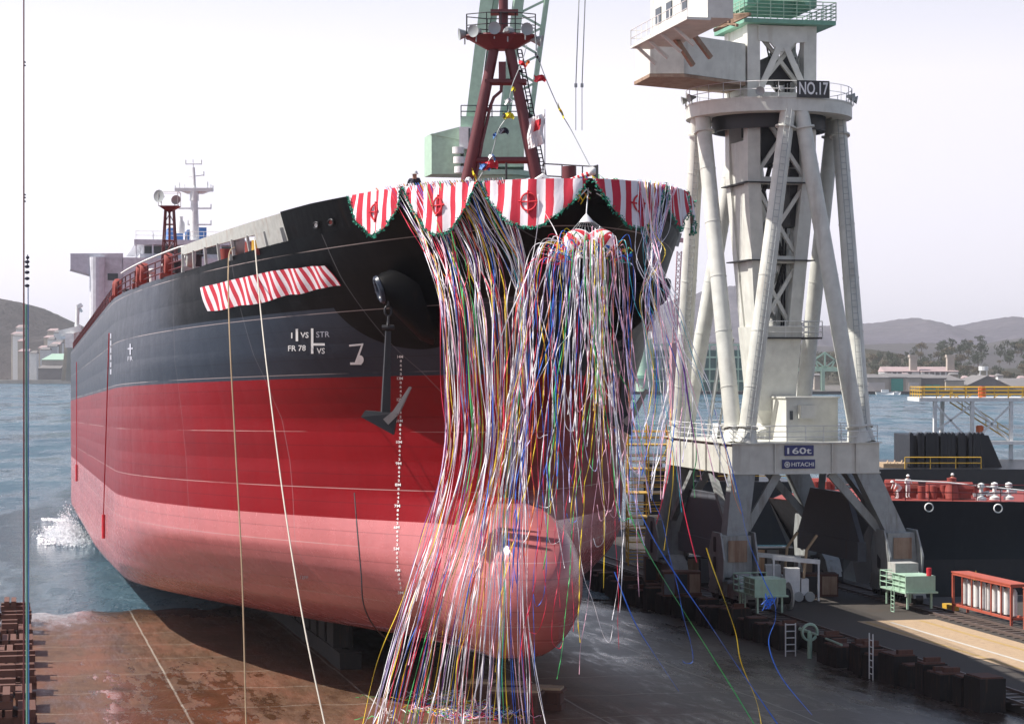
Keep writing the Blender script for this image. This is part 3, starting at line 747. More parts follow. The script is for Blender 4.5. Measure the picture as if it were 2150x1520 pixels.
# bow gallery: rails, jackstaff, signal cannon-like roller, searchlight ball
mb = MB(); mb.rails([at(1140, 395, 86), at(1180, 397, 86), at(1245, 402, 84), at(1255, 402, 80)], .95, .025, 2, .9); mb.build('bow_railing', M_dark, ship); mb = MB(); mb.tube(at(1195, 400, 85), at(1195, 350, 85), .28, n=12); mb.build('vent', M_red, ship, True); mb = MB(); mb.tube(at(1063, 400, 88), at(1063, 342, 88), .05, n=6)
mb.build('davit', M_dark, ship)
mb = MB(); mb.tube(at(1144, 400, 87), at(1144, 230, 87), .03, .015, 6); mb.build('jackstaff', M_lamp, ship)
mb = MB(); P0, P1 = at(1172, 390, 82), at(1240, 364, 82)
for k in range(15):
    mb.cur = k % 2; p = P0.lerp(P1, k / 15); q = P0.lerp(P1, (k + 1) / 15); mb.tube(p, q, .1, n=8)
mb.cur = 0; mb.ball(at(1244, 360, 82), .17, 10)
mb.build('striped_pole', [M_whitecloth, M_redcloth], ship, True)
mb = MB(); mb.path([at(1116, 393, 82), at(1128, 380, 82), at(1140, 371, 82), at(1150, 380, 82), at(1166, 396, 82)], .13, 7); mb.build('white_bunting', M_whitecloth, ship, True)
mb = MB(); c_ = at(1095, 385, 86); mb.lathe(c_, [(.0, -.2), (.2, -.2), (.22, .1), (.26, .16), (.0, .18)], 14); mb.build('vent', M_whiteclean, ship, True)

# deck floodlight tower further aft on the starboard edge
tw = SH(150, 10.4, 18.5); sT = F / tw.y
mb = MB(); tx = tw.x; ty = tw.y
tz = HC + (HY - 437) / sT
for dx in (-1, 1):
    for dy in (-1, 1): mb.tube((tx + dx * .62, ty + dy * .62, tw.z), (tx + dx * .27, ty + dy * .27, tz), .06, n=5)
for k in range(6):
    z0 = lerp(tw.z, tz, k / 6); h = lerp(.62, .27, k / 6); z1 = lerp(tw.z, tz, (k + 1) / 6); h1 = lerp(.62, .27, (k + 1) / 6)
    for (sx_, sy_), (ex, ey) in (((-1, -1), (1, -1)), ((1, -1), (1, 1)), ((1, 1), (-1, 1)), ((-1, 1), (-1, -1))):
        mb.tube((tx + sx_ * h, ty + sy_ * h, z0), (tx + ex * h, ty + ey * h, z0), .035, n=4)
        if k % 2: mb.tube((tx + sx_ * h, ty + sy_ * h, z0), (tx + ex * h1, ty + ey * h1, z1), .03, n=4)
mb.tube((tx, ty, tw.z), (tx, ty, tz), .08, n=6)
ft = mb.build('floodlight_tower', M_red, ship)
mb = MB(); mb.add([Vector((tx + a * .55, ty + b * .5, tz - .25)) for a, b in ((-.3, -.3), (.3, -.3), (.3, .3), (-.3, .3))] + [Vector((tx + a * .68, ty + b * .68, tz + .12)) for a, b in ((-1, -1), (1, -1), (1, 1), (-1, 1))], [(0, 1, 2, 3), (4, 5, 6, 7), (0, 1, 5, 4), (1, 2, 6, 5), (2, 3, 7, 6), (3, 0, 4, 7)])
mb.build('tower_platform', M_red, ft)
mb = MB(); mb.rails([(tx - .65, ty - .65, tz + .1), (tx + .65, ty - .65, tz + .1), (tx + .65, ty + .65, tz + .1), (tx - .65, ty + .65, tz + .1)], .95, .025, 1, 1.3, True); mb.build('tower_railing', M_whiteclean, ft)
flood(Vector((tx - .5, ty - .5, tz + .75)), (-.5, -1, 0), M_lamp, .4, ft); flood(Vector((tx + .4, ty - .3, tz + .6)), (.5, -1, -.4), M_lamp, .3, ft)

# accommodation block, bridge wings, radar mast
def sp(a, v, wv): return SH(a, v, wv)
M_house = paint('superstructure_white', (.62, .62, .66), .5, dirt=.1)
mb = MB(); mb.obox(262, 285, -11.5, 11.5, 18.5, 29.7, SH)
# rounded front corner columns
for v in (-11.5, 11.5): mb.tube(SH(262, v, 18.5), SH(262, v, 29.7), .9, n=16)
acc = mb.build('deckhouse', M_house, ship, False)
mb = MB(); mb.add([SH(262.0 + a, v, wv) for a in (0, 4) for v, wv in ((8.5, 26.6), (14.6, 28.3), (14.6, 30.1), (8.5, 30.2))], [(0, 1, 2, 3), (4, 5, 6, 7), (0, 1, 5, 4), (1, 2, 6, 5), (2, 3, 7, 6), (3, 0, 4, 7)])
mb.build('bridge_wing', M_house, acc); mb = MB()
mb.add([SH(262.0 + a, -v, wv) for a in (0, 4) for v, wv in ((8.5, 26.6), (14.6, 28.3), (14.6, 30.1), (8.5, 30.2))], [(0, 1, 2, 3), (4, 5, 6, 7), (0, 1, 5, 4), (1, 2, 6, 5), (2, 3, 7, 6), (3, 0, 4, 7)])
mb.build('bridge_wing', M_house, acc)
mb = MB(); mb.obox(261.97, 261.99, 9.1, 10.3, 27.0, 27.8, SH); mb.build('window', M_glass, acc)
mb = MB(); mb.obox(263, 282, -6.5, 6.5, 29.7, 30.2, SH); mb.obox(264, 280, -6.0, 6.0, 30.2, 31.3, SH); mb.obox(262.5, 283, -7.2, 7.2, 31.3, 31.9, SH)
for v in range(-7, 8, 2): mb.tube(SH(262.7, v, 29.7), SH(262.7, v, 31.3), .12, n=6)
mb.build('wheelhouse', M_house, acc)
mb = MB(); mb.obox(263.95, 263.99, -5.9, 5.9, 30.35, 31.2, SH); mb.build('window', M_glass, acc)
mb = MB(); mb.rails([SH(262.6, 7, 31.9), SH(262.6, -7, 31.9)], 1.0, .03, 2, 2); mb.build('roof_railing', M_whiteclean, acc)
mb = MB(); mb.obox(266, 270, 1.2, 3.0, 31.9, 33.6, SH); mb.obox(266, 270, .1, .7, 31.9, 33.4, SH); mb.obox(266, 270, -1.6, -.7, 31.9, 33.7, SH); mb.build('vent_trunk', M_bluep, acc)
ra, rv = 264.0, 0.0
def m_(x, y): return at(x, y, SH(ra, 0, 30).y)
mb = MB(); mb.tube(m_(408, 515), m_(408, 420), .62, .42, 12); mb.tube(m_(408, 422), m_(408, 395), .55, .5, 12); mb.tube(m_(408, 395), m_(406, 352), .22, .18, 8); mb.tube(m_(406, 352), m_(405, 335), .05, n=5)
for (x0, x1, y, w0) in ((368, 447, 399, .5), (375, 443, 438, .2), (395, 443, 472, .2), (390, 423, 345, .12)):
    mb.bar(m_(x0, y), m_(x1, y), w0 * 2, w0 * .8)
    for xx in (x0, x1): mb.tube(m_(xx, y + 1), m_(xx, y - 9), .07, n=5)
mb.add([m_(370, 398), m_(447, 398), m_(425, 407), m_(392, 407)] + [m_(370, 398) + Vector((0, 1, 0)), m_(447, 398) + Vector((0, 1, 0)), m_(425, 407) + Vector((0, 1, 0)), m_(392, 407) + Vector((0, 1, 0))], [(0, 1, 2, 3), (4, 5, 6, 7), (0, 1, 5, 4), (1, 2, 6, 5), (2, 3, 7, 6), (3, 0, 4, 7)])
for xx, yy, hh in ((377, 396, 12), (388, 396, 8), (436, 396, 14), (443, 396, 8), (428, 370, 10)): mb.tube(m_(xx, yy), m_(xx, yy - hh), .06, n=5)
mb.tube(m_(396, 372), m_(428, 368), .06, n=5)
mb.build('radar_mast', M_whiteclean, acc, True)
mb = MB(); mb.lathe(m_(379, 490), [(.0, 0), (.5, 0), (.5, 1.2), (.28, 1.6), (.28, 2.0), (0, 2.05)], 12); mb.build('satellite_dome', M_whiteclean, acc, True)
mb = MB(); mb.tube(m_(322, 540), m_(322, 490), .05, n=5); mb.tube(m_(294, 540), m_(294, 505), .05, n=5); mb.tube(m_(308, 540), m_(308, 506), .08, n=5); mb.build('aerial', M_whiteclean, acc)
# lifeboat davit frames below the bridge wing
for k in range(3):
    mb = MB(); mb.box(at(199, 0, 259).x, at(215, 0, 259).x, 258, 261, at(0, 618 + k * 18, 259).z - .25, at(0, 610 + k * 18, 259).z - .25); mb.rails([at(199, 612 + k * 18, 258), at(215, 610 + k * 18, 258)], .9, .04, 2, 1); mb.build('stair_landing', M_yellow, acc)
# stern deck crane post seen past the hull
mb = MB(); q = lambda x, y: at(x, y, 285)
mb.tube(q(161, 720), q(163, 640), .35, .22, 8); mb.bar(q(163, 645), q(172, 640), .5); mb.bar(q(128, 700), q(170, 690), .9, .8); mb.box(q(140, 0).x, q(158, 0).x, 284, 287, q(0, 730).z, q(0, 700).z); mb.build('stern_crane', M_whiteclean, ship)

# side line and hanging ropes with weights on the hull side
for x, y0, y1, y2 in ((234, 700, 1080, 1130), (164, 760, 975, 1010)):
    mb = MB(); pts = [hullpix(x + (0 if x < 200 else lerp(0, -12, k / 10)), lerp(y0, y1, k / 10), .15) for k in range(11)]; mb.path([p for p in pts if p], .04, 5)
    e = pts[-1]; mb.tube(e, e + Vector((0, 0, -(y2 - y1) / (F / e.y))), .12, n=8)
    tag(mb.build('hanging_line', M_redcloth, smooth=True), 'thin red line with a weight hanging down the ' + ('hull shoulder by the pink belly' if x > 200 else 'far end of the hull side'), 'rope')
# white patch strip near the shoulder
mb = MB()
for k in range(6): dquad(mb, [(232, 700 + k * 15), (235, 700 + k * 15), (235, 711 + k * 15), (232, 711 + k * 15)])
mb.build('shoulder_mark', M_lettergrey, ship, fix=False)
# big mooring ropes from the fairleads to the camera side
def rope(pts, r, mat, label, cat='rope', name='mooring_rope'):
    mb = MB(); mb.path(catmull([at(*p) for p in pts], 10), r, 6); return tag(mb.build(name, mat, smooth=True), label, cat)
rope([(492, 520, SH(103.5, 11, 19).y - 1), (480, 545, 97), (482, 700, 92), (495, 950, 90), (508, 1200, 88), (517, 1530, 86)], .032, M_rope, 'brown mooring rope hanging slack from the grey fairlead, left of the pale one')
rope([(534, 500, 98), (546, 640, 95), (566, 820, 91), (600, 1080, 87), (640, 1320, 84), (684, 1530, 82)], .03, M_ropew, 'pale mooring rope running from the red fairlead past the white frame marks')
rope([(744, 1035, 96), (750, 1110, 93), (758, 1200, 92), (764, 1270, 92), (790, 1320, 93), (838, 1360, 95)], .03, M_dark, 'thin dark rope curving down beside the draught marks')

# ------------------------------------------------------------------ portal slewing crane beside the slip
CA, CB = 137.4, 45.6
def C(p, q, z): return S(CA + p, CB + q, z)
LP, WP = 15.0, 10.3
crane = thing('portal_crane', C(LP / 2, WP / 2, QZ), 'white portal slewing crane with tube legs and NO.17 sign standing beside the slipway', 'crane', )
TOP = 11.75; BOT = 9.75
mb = MB()
mb.obox(0, .9, 0, WP, BOT, TOP, C); mb.obox(LP - .9, LP, 0, WP, BOT, TOP, C)
mb.obox(.9, LP - .9, 0.01, .9, BOT + .02, TOP - .02, C); mb.obox(.9, LP - .9, WP - .9, WP - .01, BOT + .02, TOP - .02, C)
mb.obox(-.15, LP + .15, -.15, WP + .15, TOP, TOP + .07, C); mb.obox(-.08, .0, -.08, WP + .08, BOT, BOT + .08, C)
for q_ in (2.9, 6.9, 8.6): mb.obox(-.1, 0, q_, q_ + .06, BOT, TOP, C)
for p_ in (2.5, 5.5, 8.5, 11.5): mb.obox(p_, p_ + .06, -.1, .01, BOT, TOP, C)
body = mb.build('portal_beam', M_white, crane)
mb = MB(); mb.rails([C(.1, .1, TOP + .07), C(.1, WP - .1, TOP + .07), C(LP - .1, WP - .1, TOP + .07), C(LP - .1, .1, TOP + .07)], 1.1, .025, 3, 1.3, True); mb.build('portal_railing', M_whiteclean, body)
# portal legs: straight shaft at the corner, splaying brace, plated foot, balance box and bogies
def leg(p0, q0, sp_, sq):
    mb = MB()   # sp_: direction into the span along the rails, sq: into the span across
    shf = 1.3 if q0 > 5 else 0
    o = lambda p, q, z: C(p0 + sp_ * p, q0 + sq * (q - shf * max(0, min(1, (BOT - z) / 4.2))), z)
    outp = -.9
    mb.hexa([o(-.5, -.55, 5.6), o(-.5, .9, 5.6), o(.8, .9, 5.6), o(.8, -.55, 5.6), o(0, 0, BOT), o(0, 1.6, BOT), o(.9, 1.6, BOT), o(.9, 0, BOT)])
    L = mb.build('leg', M_shadegrime, crane)
    mb = MB(); mb.bar(o(.45, 1.0, 5.9), o(.45, 3.3, BOT), .25, .55); mb.bar(o(1.0, .2, 5.9), o(5.6, .4, BOT), .45, .4); mb.build('leg_brace', M_shadegrime, L)
    mb = MB()
    prof = [(-1.35, 2.9), (1.5, 2.9), (1.75, 4.3), (1.0, 6.0), (-.7, 6.0), (-1.6, 4.6)]
    for q_ in (-1.15, 1.15): mb.prism([o(-pp, q_, z) for pp, z in prof], o(0, q_ + .12, 0) - o(0, q_, 0))
    mb.prism([o(-.9, -1.1, 3.1), o(-.9, 1.12, 3.1), o(-.9, 1.0, 5.8), o(-.9, -.9, 5.8)], o(1.6, 0, 0) - o(0, 0, 0))
    mb.obox(0, 0, 0, 0, 0, 0, C) if False else None
    mb.hexa([o(-1.8, -.9, 2.8), o(-1.8, 1.0, 2.8), o(1.9, 1.0, 2.8), o(1.9, -.9, 2.8), o(-1.8, -.9, 2.95), o(-1.8, 1.0, 2.95), o(1.9, 1.0, 2.95), o(1.9, -.9, 2.95)])
    ft_ = mb.build('leg_foot', M_shadegrime, L)
    mb = MB()
    for z in (3.6, 4.9):
        for q_ in (-1.17, 1.29):
            c = o(.1, q_, z + .3); ux = o(.42, q_, z + .3) - c
            mb.quad(*[c + ux * max(-1, min(1, 1.3 * math.cos(t))) + Vector((0, 0, .5)) * max(-1, min(1, 1.3 * math.sin(t))) for t in [2 * math.pi * (k + .5) / 16 for k in range(16)]])
    mb.build('inspection_hole', M_dark, ft_)
    mb = MB(); mb.quad(o(-1.0, -.6, 4.1), o(-1.0, .7, 4.1), o(-1.0, .7, 5.5), o(-1.0, -.6, 5.5)); mb.build('rusty_plate', M_brownplate, ft_)
    for cpos in (-2.0, 1.9):
        mb = MB()
        mb.prism([o(cpos - 1.7, -.5, 2.1), o(cpos + 1.7, -.5, 2.1), o(cpos + 1.2, -.5, 2.9), o(cpos + .3, -.5, 3.4), o(cpos - .3, -.5, 3.4), o(cpos - 1.2, -.5, 2.9)], o(0, .6, 0) - o(0, -.5, 0))
        for e in (-1.1, 1.1): mb.prism([o(cpos + e - .75, -.42, 1.75), o(cpos + e + .75, -.42, 1.75), o(cpos + e + .5, -.42, 2.3), o(cpos + e - .5, -.42, 2.3)], o(0, .55, 0) - o(0, -.35, 0))
        bg = mb.build('bogie', M_shadegrime, crane)
        for e in (-1.5, -.7, .7, 1.5):
            mb = MB(); mb.tube(o(cpos + e, -.2, QZ + .5), o(cpos + e, .3, QZ + .5), .36, n=16); mb.tube(o(cpos + e, -.3, QZ + .5), o(cpos + e, .4, QZ + .5), .12, n=8); mb.build('wheel', M_dark, bg, True)
    return L
for p0, q0, a_, b_ in ((0, 0, 1, 1), (0, WP, 1, -1), (LP, 0, -1, 1), (LP, WP, -1, -1)): leg(p0, q0, a_, b_)
for q0 in (.4, WP - .9):   # lower tie box along the rails
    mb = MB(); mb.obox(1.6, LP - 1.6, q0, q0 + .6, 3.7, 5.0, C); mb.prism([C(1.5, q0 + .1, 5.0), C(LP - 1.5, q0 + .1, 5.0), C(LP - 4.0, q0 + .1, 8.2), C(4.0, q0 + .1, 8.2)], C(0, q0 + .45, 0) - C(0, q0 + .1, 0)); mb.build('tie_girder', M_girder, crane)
# signs on the front beam
def on_front(x, y): # point on the front face of the portal beam seen at this place
    d = at(x, y, 100) - CAM; n = C(-1, 0, 0) - C(0, 0, 0); P0 = C(-.03, 0, 0)
    t = (P0 - CAM).dot(n) / d.dot(n); return CAM + d * t
UX = (C(0, 1, 0) - C(0, 0, 0)).normalized(); UZ = Vector((0, 0, 1)); NF = (C(-1, 0, 0) - C(0, 0, 0)).normalized()
def sign(name, x0, x1, y0, y1, txt, tx0, tx1, ty0, ty1, parent, shift=0, mat=None, emblem=None, pl=None):
    f = pl or on_front
    a, b, c, d = f(x0, y1), f(x1, y1), f(x1, y0), f(x0, y0)
    b = a + UX * (b - a).dot(UX); w_ = (b - a).length; h_ = (d - a).z
    mb = MB(); mb.prism([a, b, b + UZ * h_, a + UZ * h_], NF * .05); sg = mb.build(name, mat or M_blue, parent)
    mb = MB(); o_ = f(tx0, ty1); e_ = f(tx1, ty0); sign_text(mb, txt, a + UX * (o_ - a).dot(UX) + UZ * (o_.z - a.z) + NF * .05, UX, UZ, NF, (e_ - o_).dot(UX), e_.z - o_.z, .04); mb.build('lettering', M_letter, sg, fix=False)
    if emblem:
        ex, ey, er = emblem; c0 = f(ex, ey); c0 = a + UX * (c0 - a).dot(UX) + UZ * (c0.z - a.z) + NF * .085; r_ = er
        mb = MB()
        mb.path([c0 + UX * r_ * math.cos(t) + UZ * r_ * math.sin(t) for t in [2 * math.pi * k / 20 for k in range(21)]], r_ * .2, 5)
        for k in range(4):
            t = math.pi / 4 * k; mb.bar(c0 - (UX * math.cos(t) + UZ * math.sin(t)) * r_ * .6, c0 + (UX * math.cos(t) + UZ * math.sin(t)) * r_ * .6, r_ * .22, r_ * .22)
        mb.build('emblem', M_letter, sg)
sign('capacity_sign', 1647, 1708, 935, 957, '160t', 1652, 1703, 939, 953, body)
sign('maker_sign', 1642, 1711, 965, 984, 'HITACHI', 1661, 1708, 970, 979, body, emblem=(1652, 975, .17))
# ring platform carried by eight inclined tubes
RC = C(LP / 2, WP / 2, 0); RZ = 34.0; RR = 5.75
mb = MB(); mb.lathe(RC + Vector((0, 0, RZ)), [(RR, 0), (RR, .85), (RR + .05, .85), (RR + .05, .95), (3.7, .95), (3.7, .2), (4.4, .2), (4.4, 0), (RR - .1, 0), (RR - .1, .8), (4.5, .8)], 48)
mb.lathe(RC + Vector((0, 0, RZ)), [(RR, 0), (RR - .9, -.02), (RR - .95, .25), (4.2, .35), (3.7, .1)], 48)
ring = mb.build('ring_platform', M_white, crane, True)
mb = MB(); mb.lathe(RC + Vector((0, 0, RZ)), [(3.95, .1), (3.95, -.9), (3.6, -.9), (3.6, .1)], 40); mb.build('slewing_ring', M_dark, ring, True)
mb = MB(); mb.rails([RC + Vector((RR * math.cos(t), RR * math.sin(t), RZ + .95)) for t in [2 * math.pi * k / 28 for k in range(28)]], 1.05, .025, 2, 3, True); mb.build('ring_railing', M_whiteclean, ring)
for t in (185, 200, 258, 335, 350):
    flood(RC + Vector(((RR + .1) * math.cos(R(t)), (RR + .1) * math.sin(R(t)), RZ + 1.3)), (math.cos(R(t)), math.sin(R(t)), -.2), M_lamp, .28, ring)
tops = [(0, WP / 2, -1, 0), (LP / 2, 0, 0, -1), (LP, WP / 2, 1, 0), (LP / 2, WP, 0, 1)]
corn = [(.7, .6), (.7, WP - .6), (LP - .7, .6), (LP - .7, WP - .6)]
fp = lambda dx, dy: RC + (C(dx, dy, 0) - C(0, 0, 0)) * (RR - .75)
for (dp, dq), cs in (((-1, .0), (0, 1)), ((0, -1), (0, 2)), ((1, 0), (2, 3)), ((0, 1), (1, 3))):
    for ci in cs:
        cpq = corn[ci]; base = C(cpq[0] + (.35 if dp == 0 else 0) * (1 if cpq[0] < 5 else -1), cpq[1] + (.0 if dq == 0 else 0) * (1 if cpq[1] < 5 else -1), TOP)
        if dp != 0: base = C(cpq[0], cpq[1] + (.55 if cpq[1] < 5 else -.55), TOP)
        else: base = C(cpq[0] + (.6 if cpq[0] < 5 else -.6), cpq[1], TOP)
        tp = fp(dp, dq) + (base - fp(dp, dq)).normalized() * 0
        tp = Vector((tp.x, tp.y, RZ + .1)); off_ = Vector((base.x - tp.x, base.y - tp.y, 0)).normalized() * .5
        mb = MB(); mb.tube(base, tp + off_, .58, .52, 18)
        mb.tube(base, base + (tp - base).normalized() * 1.0, .85, .6, 12)
        q0_, q1_ = base, tp + off_; dd = (q1_ - q0_); LL = dd.length; dd.normalize()
        for k in range(1, 6): c_ = q0_ + dd * (LL * k / 6); mb.tube(c_ - dd * .04, c_ + dd * .04, lerp(.58, .52, k / 6) + .025, n=18)
        for k in (1.1, LL - 1.2): c_ = q0_ + dd * k; mb.tube(c_ - dd * .06, c_ + dd * .06, .72, n=18)
        tl = mb.build('inclined_tube_leg', M_white, crane, True)
        if ci in (1, 2) and dq != 0 or ci == 0 and dp != 0:
            mb = MB(); sd_ = dd.cross(Vector((0, 1, 0))).normalized(); fr = Vector((0, -.75, 0))
            for e in (-.18, .18): mb.tube(q0_ + fr + sd_ * e, q1_ + fr + sd_ * e, .025, n=4)
            for k in range(int(LL / .45)): c_ = q0_ + dd * (k * .45) + fr; mb.tube(c_ - sd_ * .18, c_ + sd_ * .18, .018, n=4)
            mb.build('leg_ladder', M_lamp, tl)
# slewing mast: lattice column inside the ring, tapering to the pivot on the portal
TH = 2.55
def Tm(p, q, z): return C(LP / 2 + p, WP / 2 + .1 + q, z)
mb = MB()
mb.hexa([Tm(-1.3, -1.3, 13.8), Tm(-1.3, 1.3, 13.8), Tm(1.3, 1.3, 13.8), Tm(1.3, -1.3, 13.8), Tm(-1.75, -1.75, 19.6), Tm(-1.75, 1.75, 19.6), Tm(1.75, 1.75, 19.6), Tm(1.75, -1.75, 19.6)])
mb.hexa([Tm(-.85, -.85, 12.9), Tm(-.85, .85, 12.9), Tm(.85, .85, 12.9), Tm(.85, -.85, 12.9), Tm(-1.3, -1.3, 13.8), Tm(-1.3, 1.3, 13.8), Tm(1.3, 1.3, 13.8), Tm(1.3, -1.3, 13.8)])
mb.tube(Tm(0, 0, TOP), Tm(0, 0, 12.9), 1.25, .95, 16)
hop = mb.build('pivot_post', M_white, crane)
def hw(z): return table(z, [(18.7, 1.6), (30, 2.45), (60, 2.6)])
mast = None
for k, (sp_, sq) in enumerate(((-1, -1), (-1, 1), (1, 1), (1, -1))):
    mb = MB()
    for z0, z1 in ((18.9, 30), (30, 40.5)):
        h0, h1 = hw(z0), hw(z1); w_ = .9
        f = lambda h, z: [Tm(sp_ * h, sq * h, z), Tm(sp_ * (h - w_), sq * h, z), Tm(sp_ * (h - w_), sq * (h - w_), z), Tm(sp_ * h, sq * (h - w_), z)]
        mb.hexa(f(h0, z0) + f(h1, z1))
    o = mb.build('mast_column', M_white, crane)
mb = MB()   # plated left side of the mast
for z0, z1 in ((19.2, 26), (26, 32.4)):
    mb.hexa([Tm(-hw(z0) + .7, -hw(z0) + .12, z0), Tm(hw(z0) - .7, -hw(z0) + .12, z0), Tm(hw(z0) - .7, -hw(z0) + .3, z0), Tm(-hw(z0) + .7, -hw(z0) + .3, z0),
             Tm(-hw(z1) + .7, -hw(z1) + .12, z1), Tm(hw(z1) - .7, -hw(z1) + .12, z1), Tm(hw(z1) - .7, -hw(z1) + .3, z1), Tm(-hw(z1) + .7, -hw(z1) + .3, z1)])
mb.hexa([Tm(-1.9, -2.42, 35.6), Tm(1.9, -2.42, 35.6), Tm(1.9, -2.25, 35.6), Tm(-1.9, -2.25, 35.6), Tm(-1.9, -2.42, 40.5), Tm(1.9, -2.42, 40.5), Tm(1.9, -2.25, 40.5), Tm(-1.9, -2.25, 40.5)])
mb.build('mast_side_plate', M_white, crane)
mb = MB()
lv = [19.4, 24.2, 29.6, 35.4, 40.3]
for z0, z1 in zip(lv, lv[1:]):
    h0, h1 = hw(z0) - .45, hw(z1) - .45
    for s_ in (-1, 1):
        mb.bar(Tm(s_ * h0, -h0, z0), Tm(s_ * h1, h1, z1), .26); mb.bar(Tm(s_ * h0 + .05, h0, z0), Tm(s_ * h1 + .05, -h1, z1), .26)
        mb.bar(Tm(s_ * h1, -h1, z1), Tm(s_ * h1, h1, z1), .5, .5)
    mb.bar(Tm(-h0, h0, z0), Tm(h1, h1, z1), .26); mb.bar(Tm(h0, h0, z0), Tm(-h1, h1, z1), .26)
    mb.bar(Tm(-h1, h1, z1), Tm(h1, h1, z1), .45, .5); mb.bar(Tm(-h1, -h1, z1), Tm(h1, -h1, z1), .45, .5)
br = mb.build('mast_bracing', M_white, crane)
mb = MB()   # ladders, pipes and dark machinery inside the mast
for z0, z1, x0, x1 in ((19.2, 24, -.6, .9), (24, 29, .9, -.7), (29, 34.2, -.6, .8), (34.2, 40, .8, -.5)):
    for dp in (-.25, .25): mb.bar(Tm(-.4 + dp, x0, z0), Tm(-.4 + dp, x1, z1), .06, .16)
    for k in range(16): mb.tube(Tm(-.65, lerp(x0, x1, k / 16), lerp(z0, z1, k / 16)), Tm(-.15, lerp(x0, x1, k / 16), lerp(z0, z1, k / 16)), .03, n=4)
for q_ in (1.25, 1.5): mb.tube(Tm(0, q_ * .6, 15), Tm(0, q_, 41), .08, n=6)
mb.build('mast_stair', M_dark, crane)
for z, hx in ((24.1, 2.4), (29.4, 2.7)):
    mb = MB(); mb.obox(-hx, hx, -hx, hx, z, z + .08, Tm); mb.build('mast_landing', M_dark, crane)
mb = MB(); mb.obox(-2.0, 2.1, -.9, 3.1, 18.75, 18.87, Tm); ld = mb.build('mast_landing', M_dark, crane)
mb = MB(); mb.rails([Tm(-2, -.9, 18.87), Tm(-2, 3.1, 18.87), Tm(2.1, 3.1, 18.87), Tm(2.1, -.9, 18.87)], 1.1, .03, 3, 1.2, True); mb.build('landing_railing', M_whiteclean, ld)
for bx_ in ((-1.6, 1.6, -1.2, 2.2, 30.8, 33.6), (-1.4, 1.4, -.6, 1.4, 36.6, 38.2), (-1.5, .3, .9, 2.1, 26.5, 30.5)):
    mb = MB(); mb.obox(*bx_, Tm); mb.build('slewing_machinery', M_dark, crane)
# frame head above the ring, X of stiff plates on the front
mb = MB(); f_ = lambda q, z: Tm(-2.62, q, z)
mb.prism([f_(-1.75, 40.15), f_(1.75, 40.15), f_(1.75, 39.1), f_(.9, 39.0), f_(.35, 38.4), f_(-.35, 38.4), f_(-.9, 39.0), f_(-1.75, 39.1)], NF * -.18)
mb.bar(f_(-.25, 38.7), f_(-1.7, 35.6), .12, .42, up=UX); mb.bar(f_(.25, 38.7), f_(1.7, 35.6), .12, .42, up=UX)
mb.build('head_frame', M_white, crane)
mb = MB(); mb.obox(-3.3, 3.3, -3.0, 3.6, 40.2, 40.5, Tm); gl = mb.build('gallery', M_green2, crane)
mb = MB(); mb.rails([Tm(-3.3, -3, 40.5), Tm(-3.3, 3.6, 40.5), Tm(3.3, 3.6, 40.5), Tm(3.3, -3, 40.5)], 1.25, .035, 5, .9, True); mb.build('gallery_railing', M_green, gl)
mb = MB(); mb.obox(-2.5, 2.5, -2.5, -1.9, 41.5, 47, Tm); mb.obox(-2.5, 2.5, 1.9, 2.5, 41.5, 47, Tm); mb.bar(Tm(-2.4, -1.9, 41.7), Tm(-2.4, 1.9, 46.5), .35); mb.bar(Tm(-2.4, 1.9, 41.7), Tm(-2.4, -1.9, 46.5), .35); mb.obox(.5, 2.4, -1.9, 1.9, 41.5, 46, Tm); mb.build('winch_tower', M_green2, crane)
mb = MB(); mb.obox(-1.0, 3, 2.5, 4.3, 43.0, 48, Tm); mb.build('winch_house', M_white, crane)
# number board hanging on the right of the ring
def on_T(x, y):
    d = at(x, y, 100) - CAM; P0 = RC + (C(-1, 0, 0) - C(0, 0, 0)) * (RR + .12); n = NF
    t = (P0 - CAM).dot(n) / d.dot(n); return CAM + d * t
sign('number_board', 1673, 1741, 169, 205, 'NO.17', 1677, 1738, 174, 199, crane, mat=M_black, pl=on_T)
# machine house hanging out to the left of the mast
hb_ = [(1334, 179, 128.7), (1365, 163, 125.2), (1436, 163, 125.2), (1514, 126, 118), (1514, 194, 132)]
Kh = 1.16
zb = 17 + (765 - 179) / F * 128.7 * Kh
bp = [Vector(((x - CX) / F * y_ * Kh, y_ * Kh, zb)) for x, y, y_ in hb_]
bp[4] = Vector((Tm(0, -2.6, 0).x, Tm(2.4, -2.6, 0).y, zb)); bp[3] = Vector((Tm(-2.4, -2.6, 0).x, Tm(-2.4, -2.6, 0).y, zb))
bp = [bp[0], bp[1], bp[2], bp[3], bp[4]]
dv = (bp[1] - bp[0])
mb = MB(); mb.prism([p + Vector((0, 0, .25)) for p in bp], (0, 0, 2.6)); mh = mb.build('machine_house', M_white, crane)
mb = MB(); mb.prism([p for p in [bp[0] + Vector((-.1, 0, 0)), bp[1] + Vector((-.05, -.1, 0)), bp[2] + Vector((0, -.1, 0)), bp[3], bp[4]]], (0, 0, .22)); mb.build('underside_plate', M_brownplate, mh)
mb = MB(); along = (S(1, 0, 0) - S(0, 0, 0)); acr = (S(0, 1, 0) - S(0, 0, 0))
g0 = at(1323, 98, 143 * 1.0); gz = g0.z
ga = lambda u, v, z: g0 - along * u + acr * v + Vector((0, 0, z))
gb = lambda u, v, z: ga(u, v, z)
mb.obox(0, 12.5, 0, 1.5, -.15, 0, gb); mb.obox(0.3, 12.5, 1.3, 2.9, 0, 5.5, gb)
for u in (.8, 3.6, 6.4, 9.2): mb.bar(gb(u, .2, -.1), gb(u, 1.5, -1.2), .18)
gal = mb.build('cab_gallery', M_white, mh)
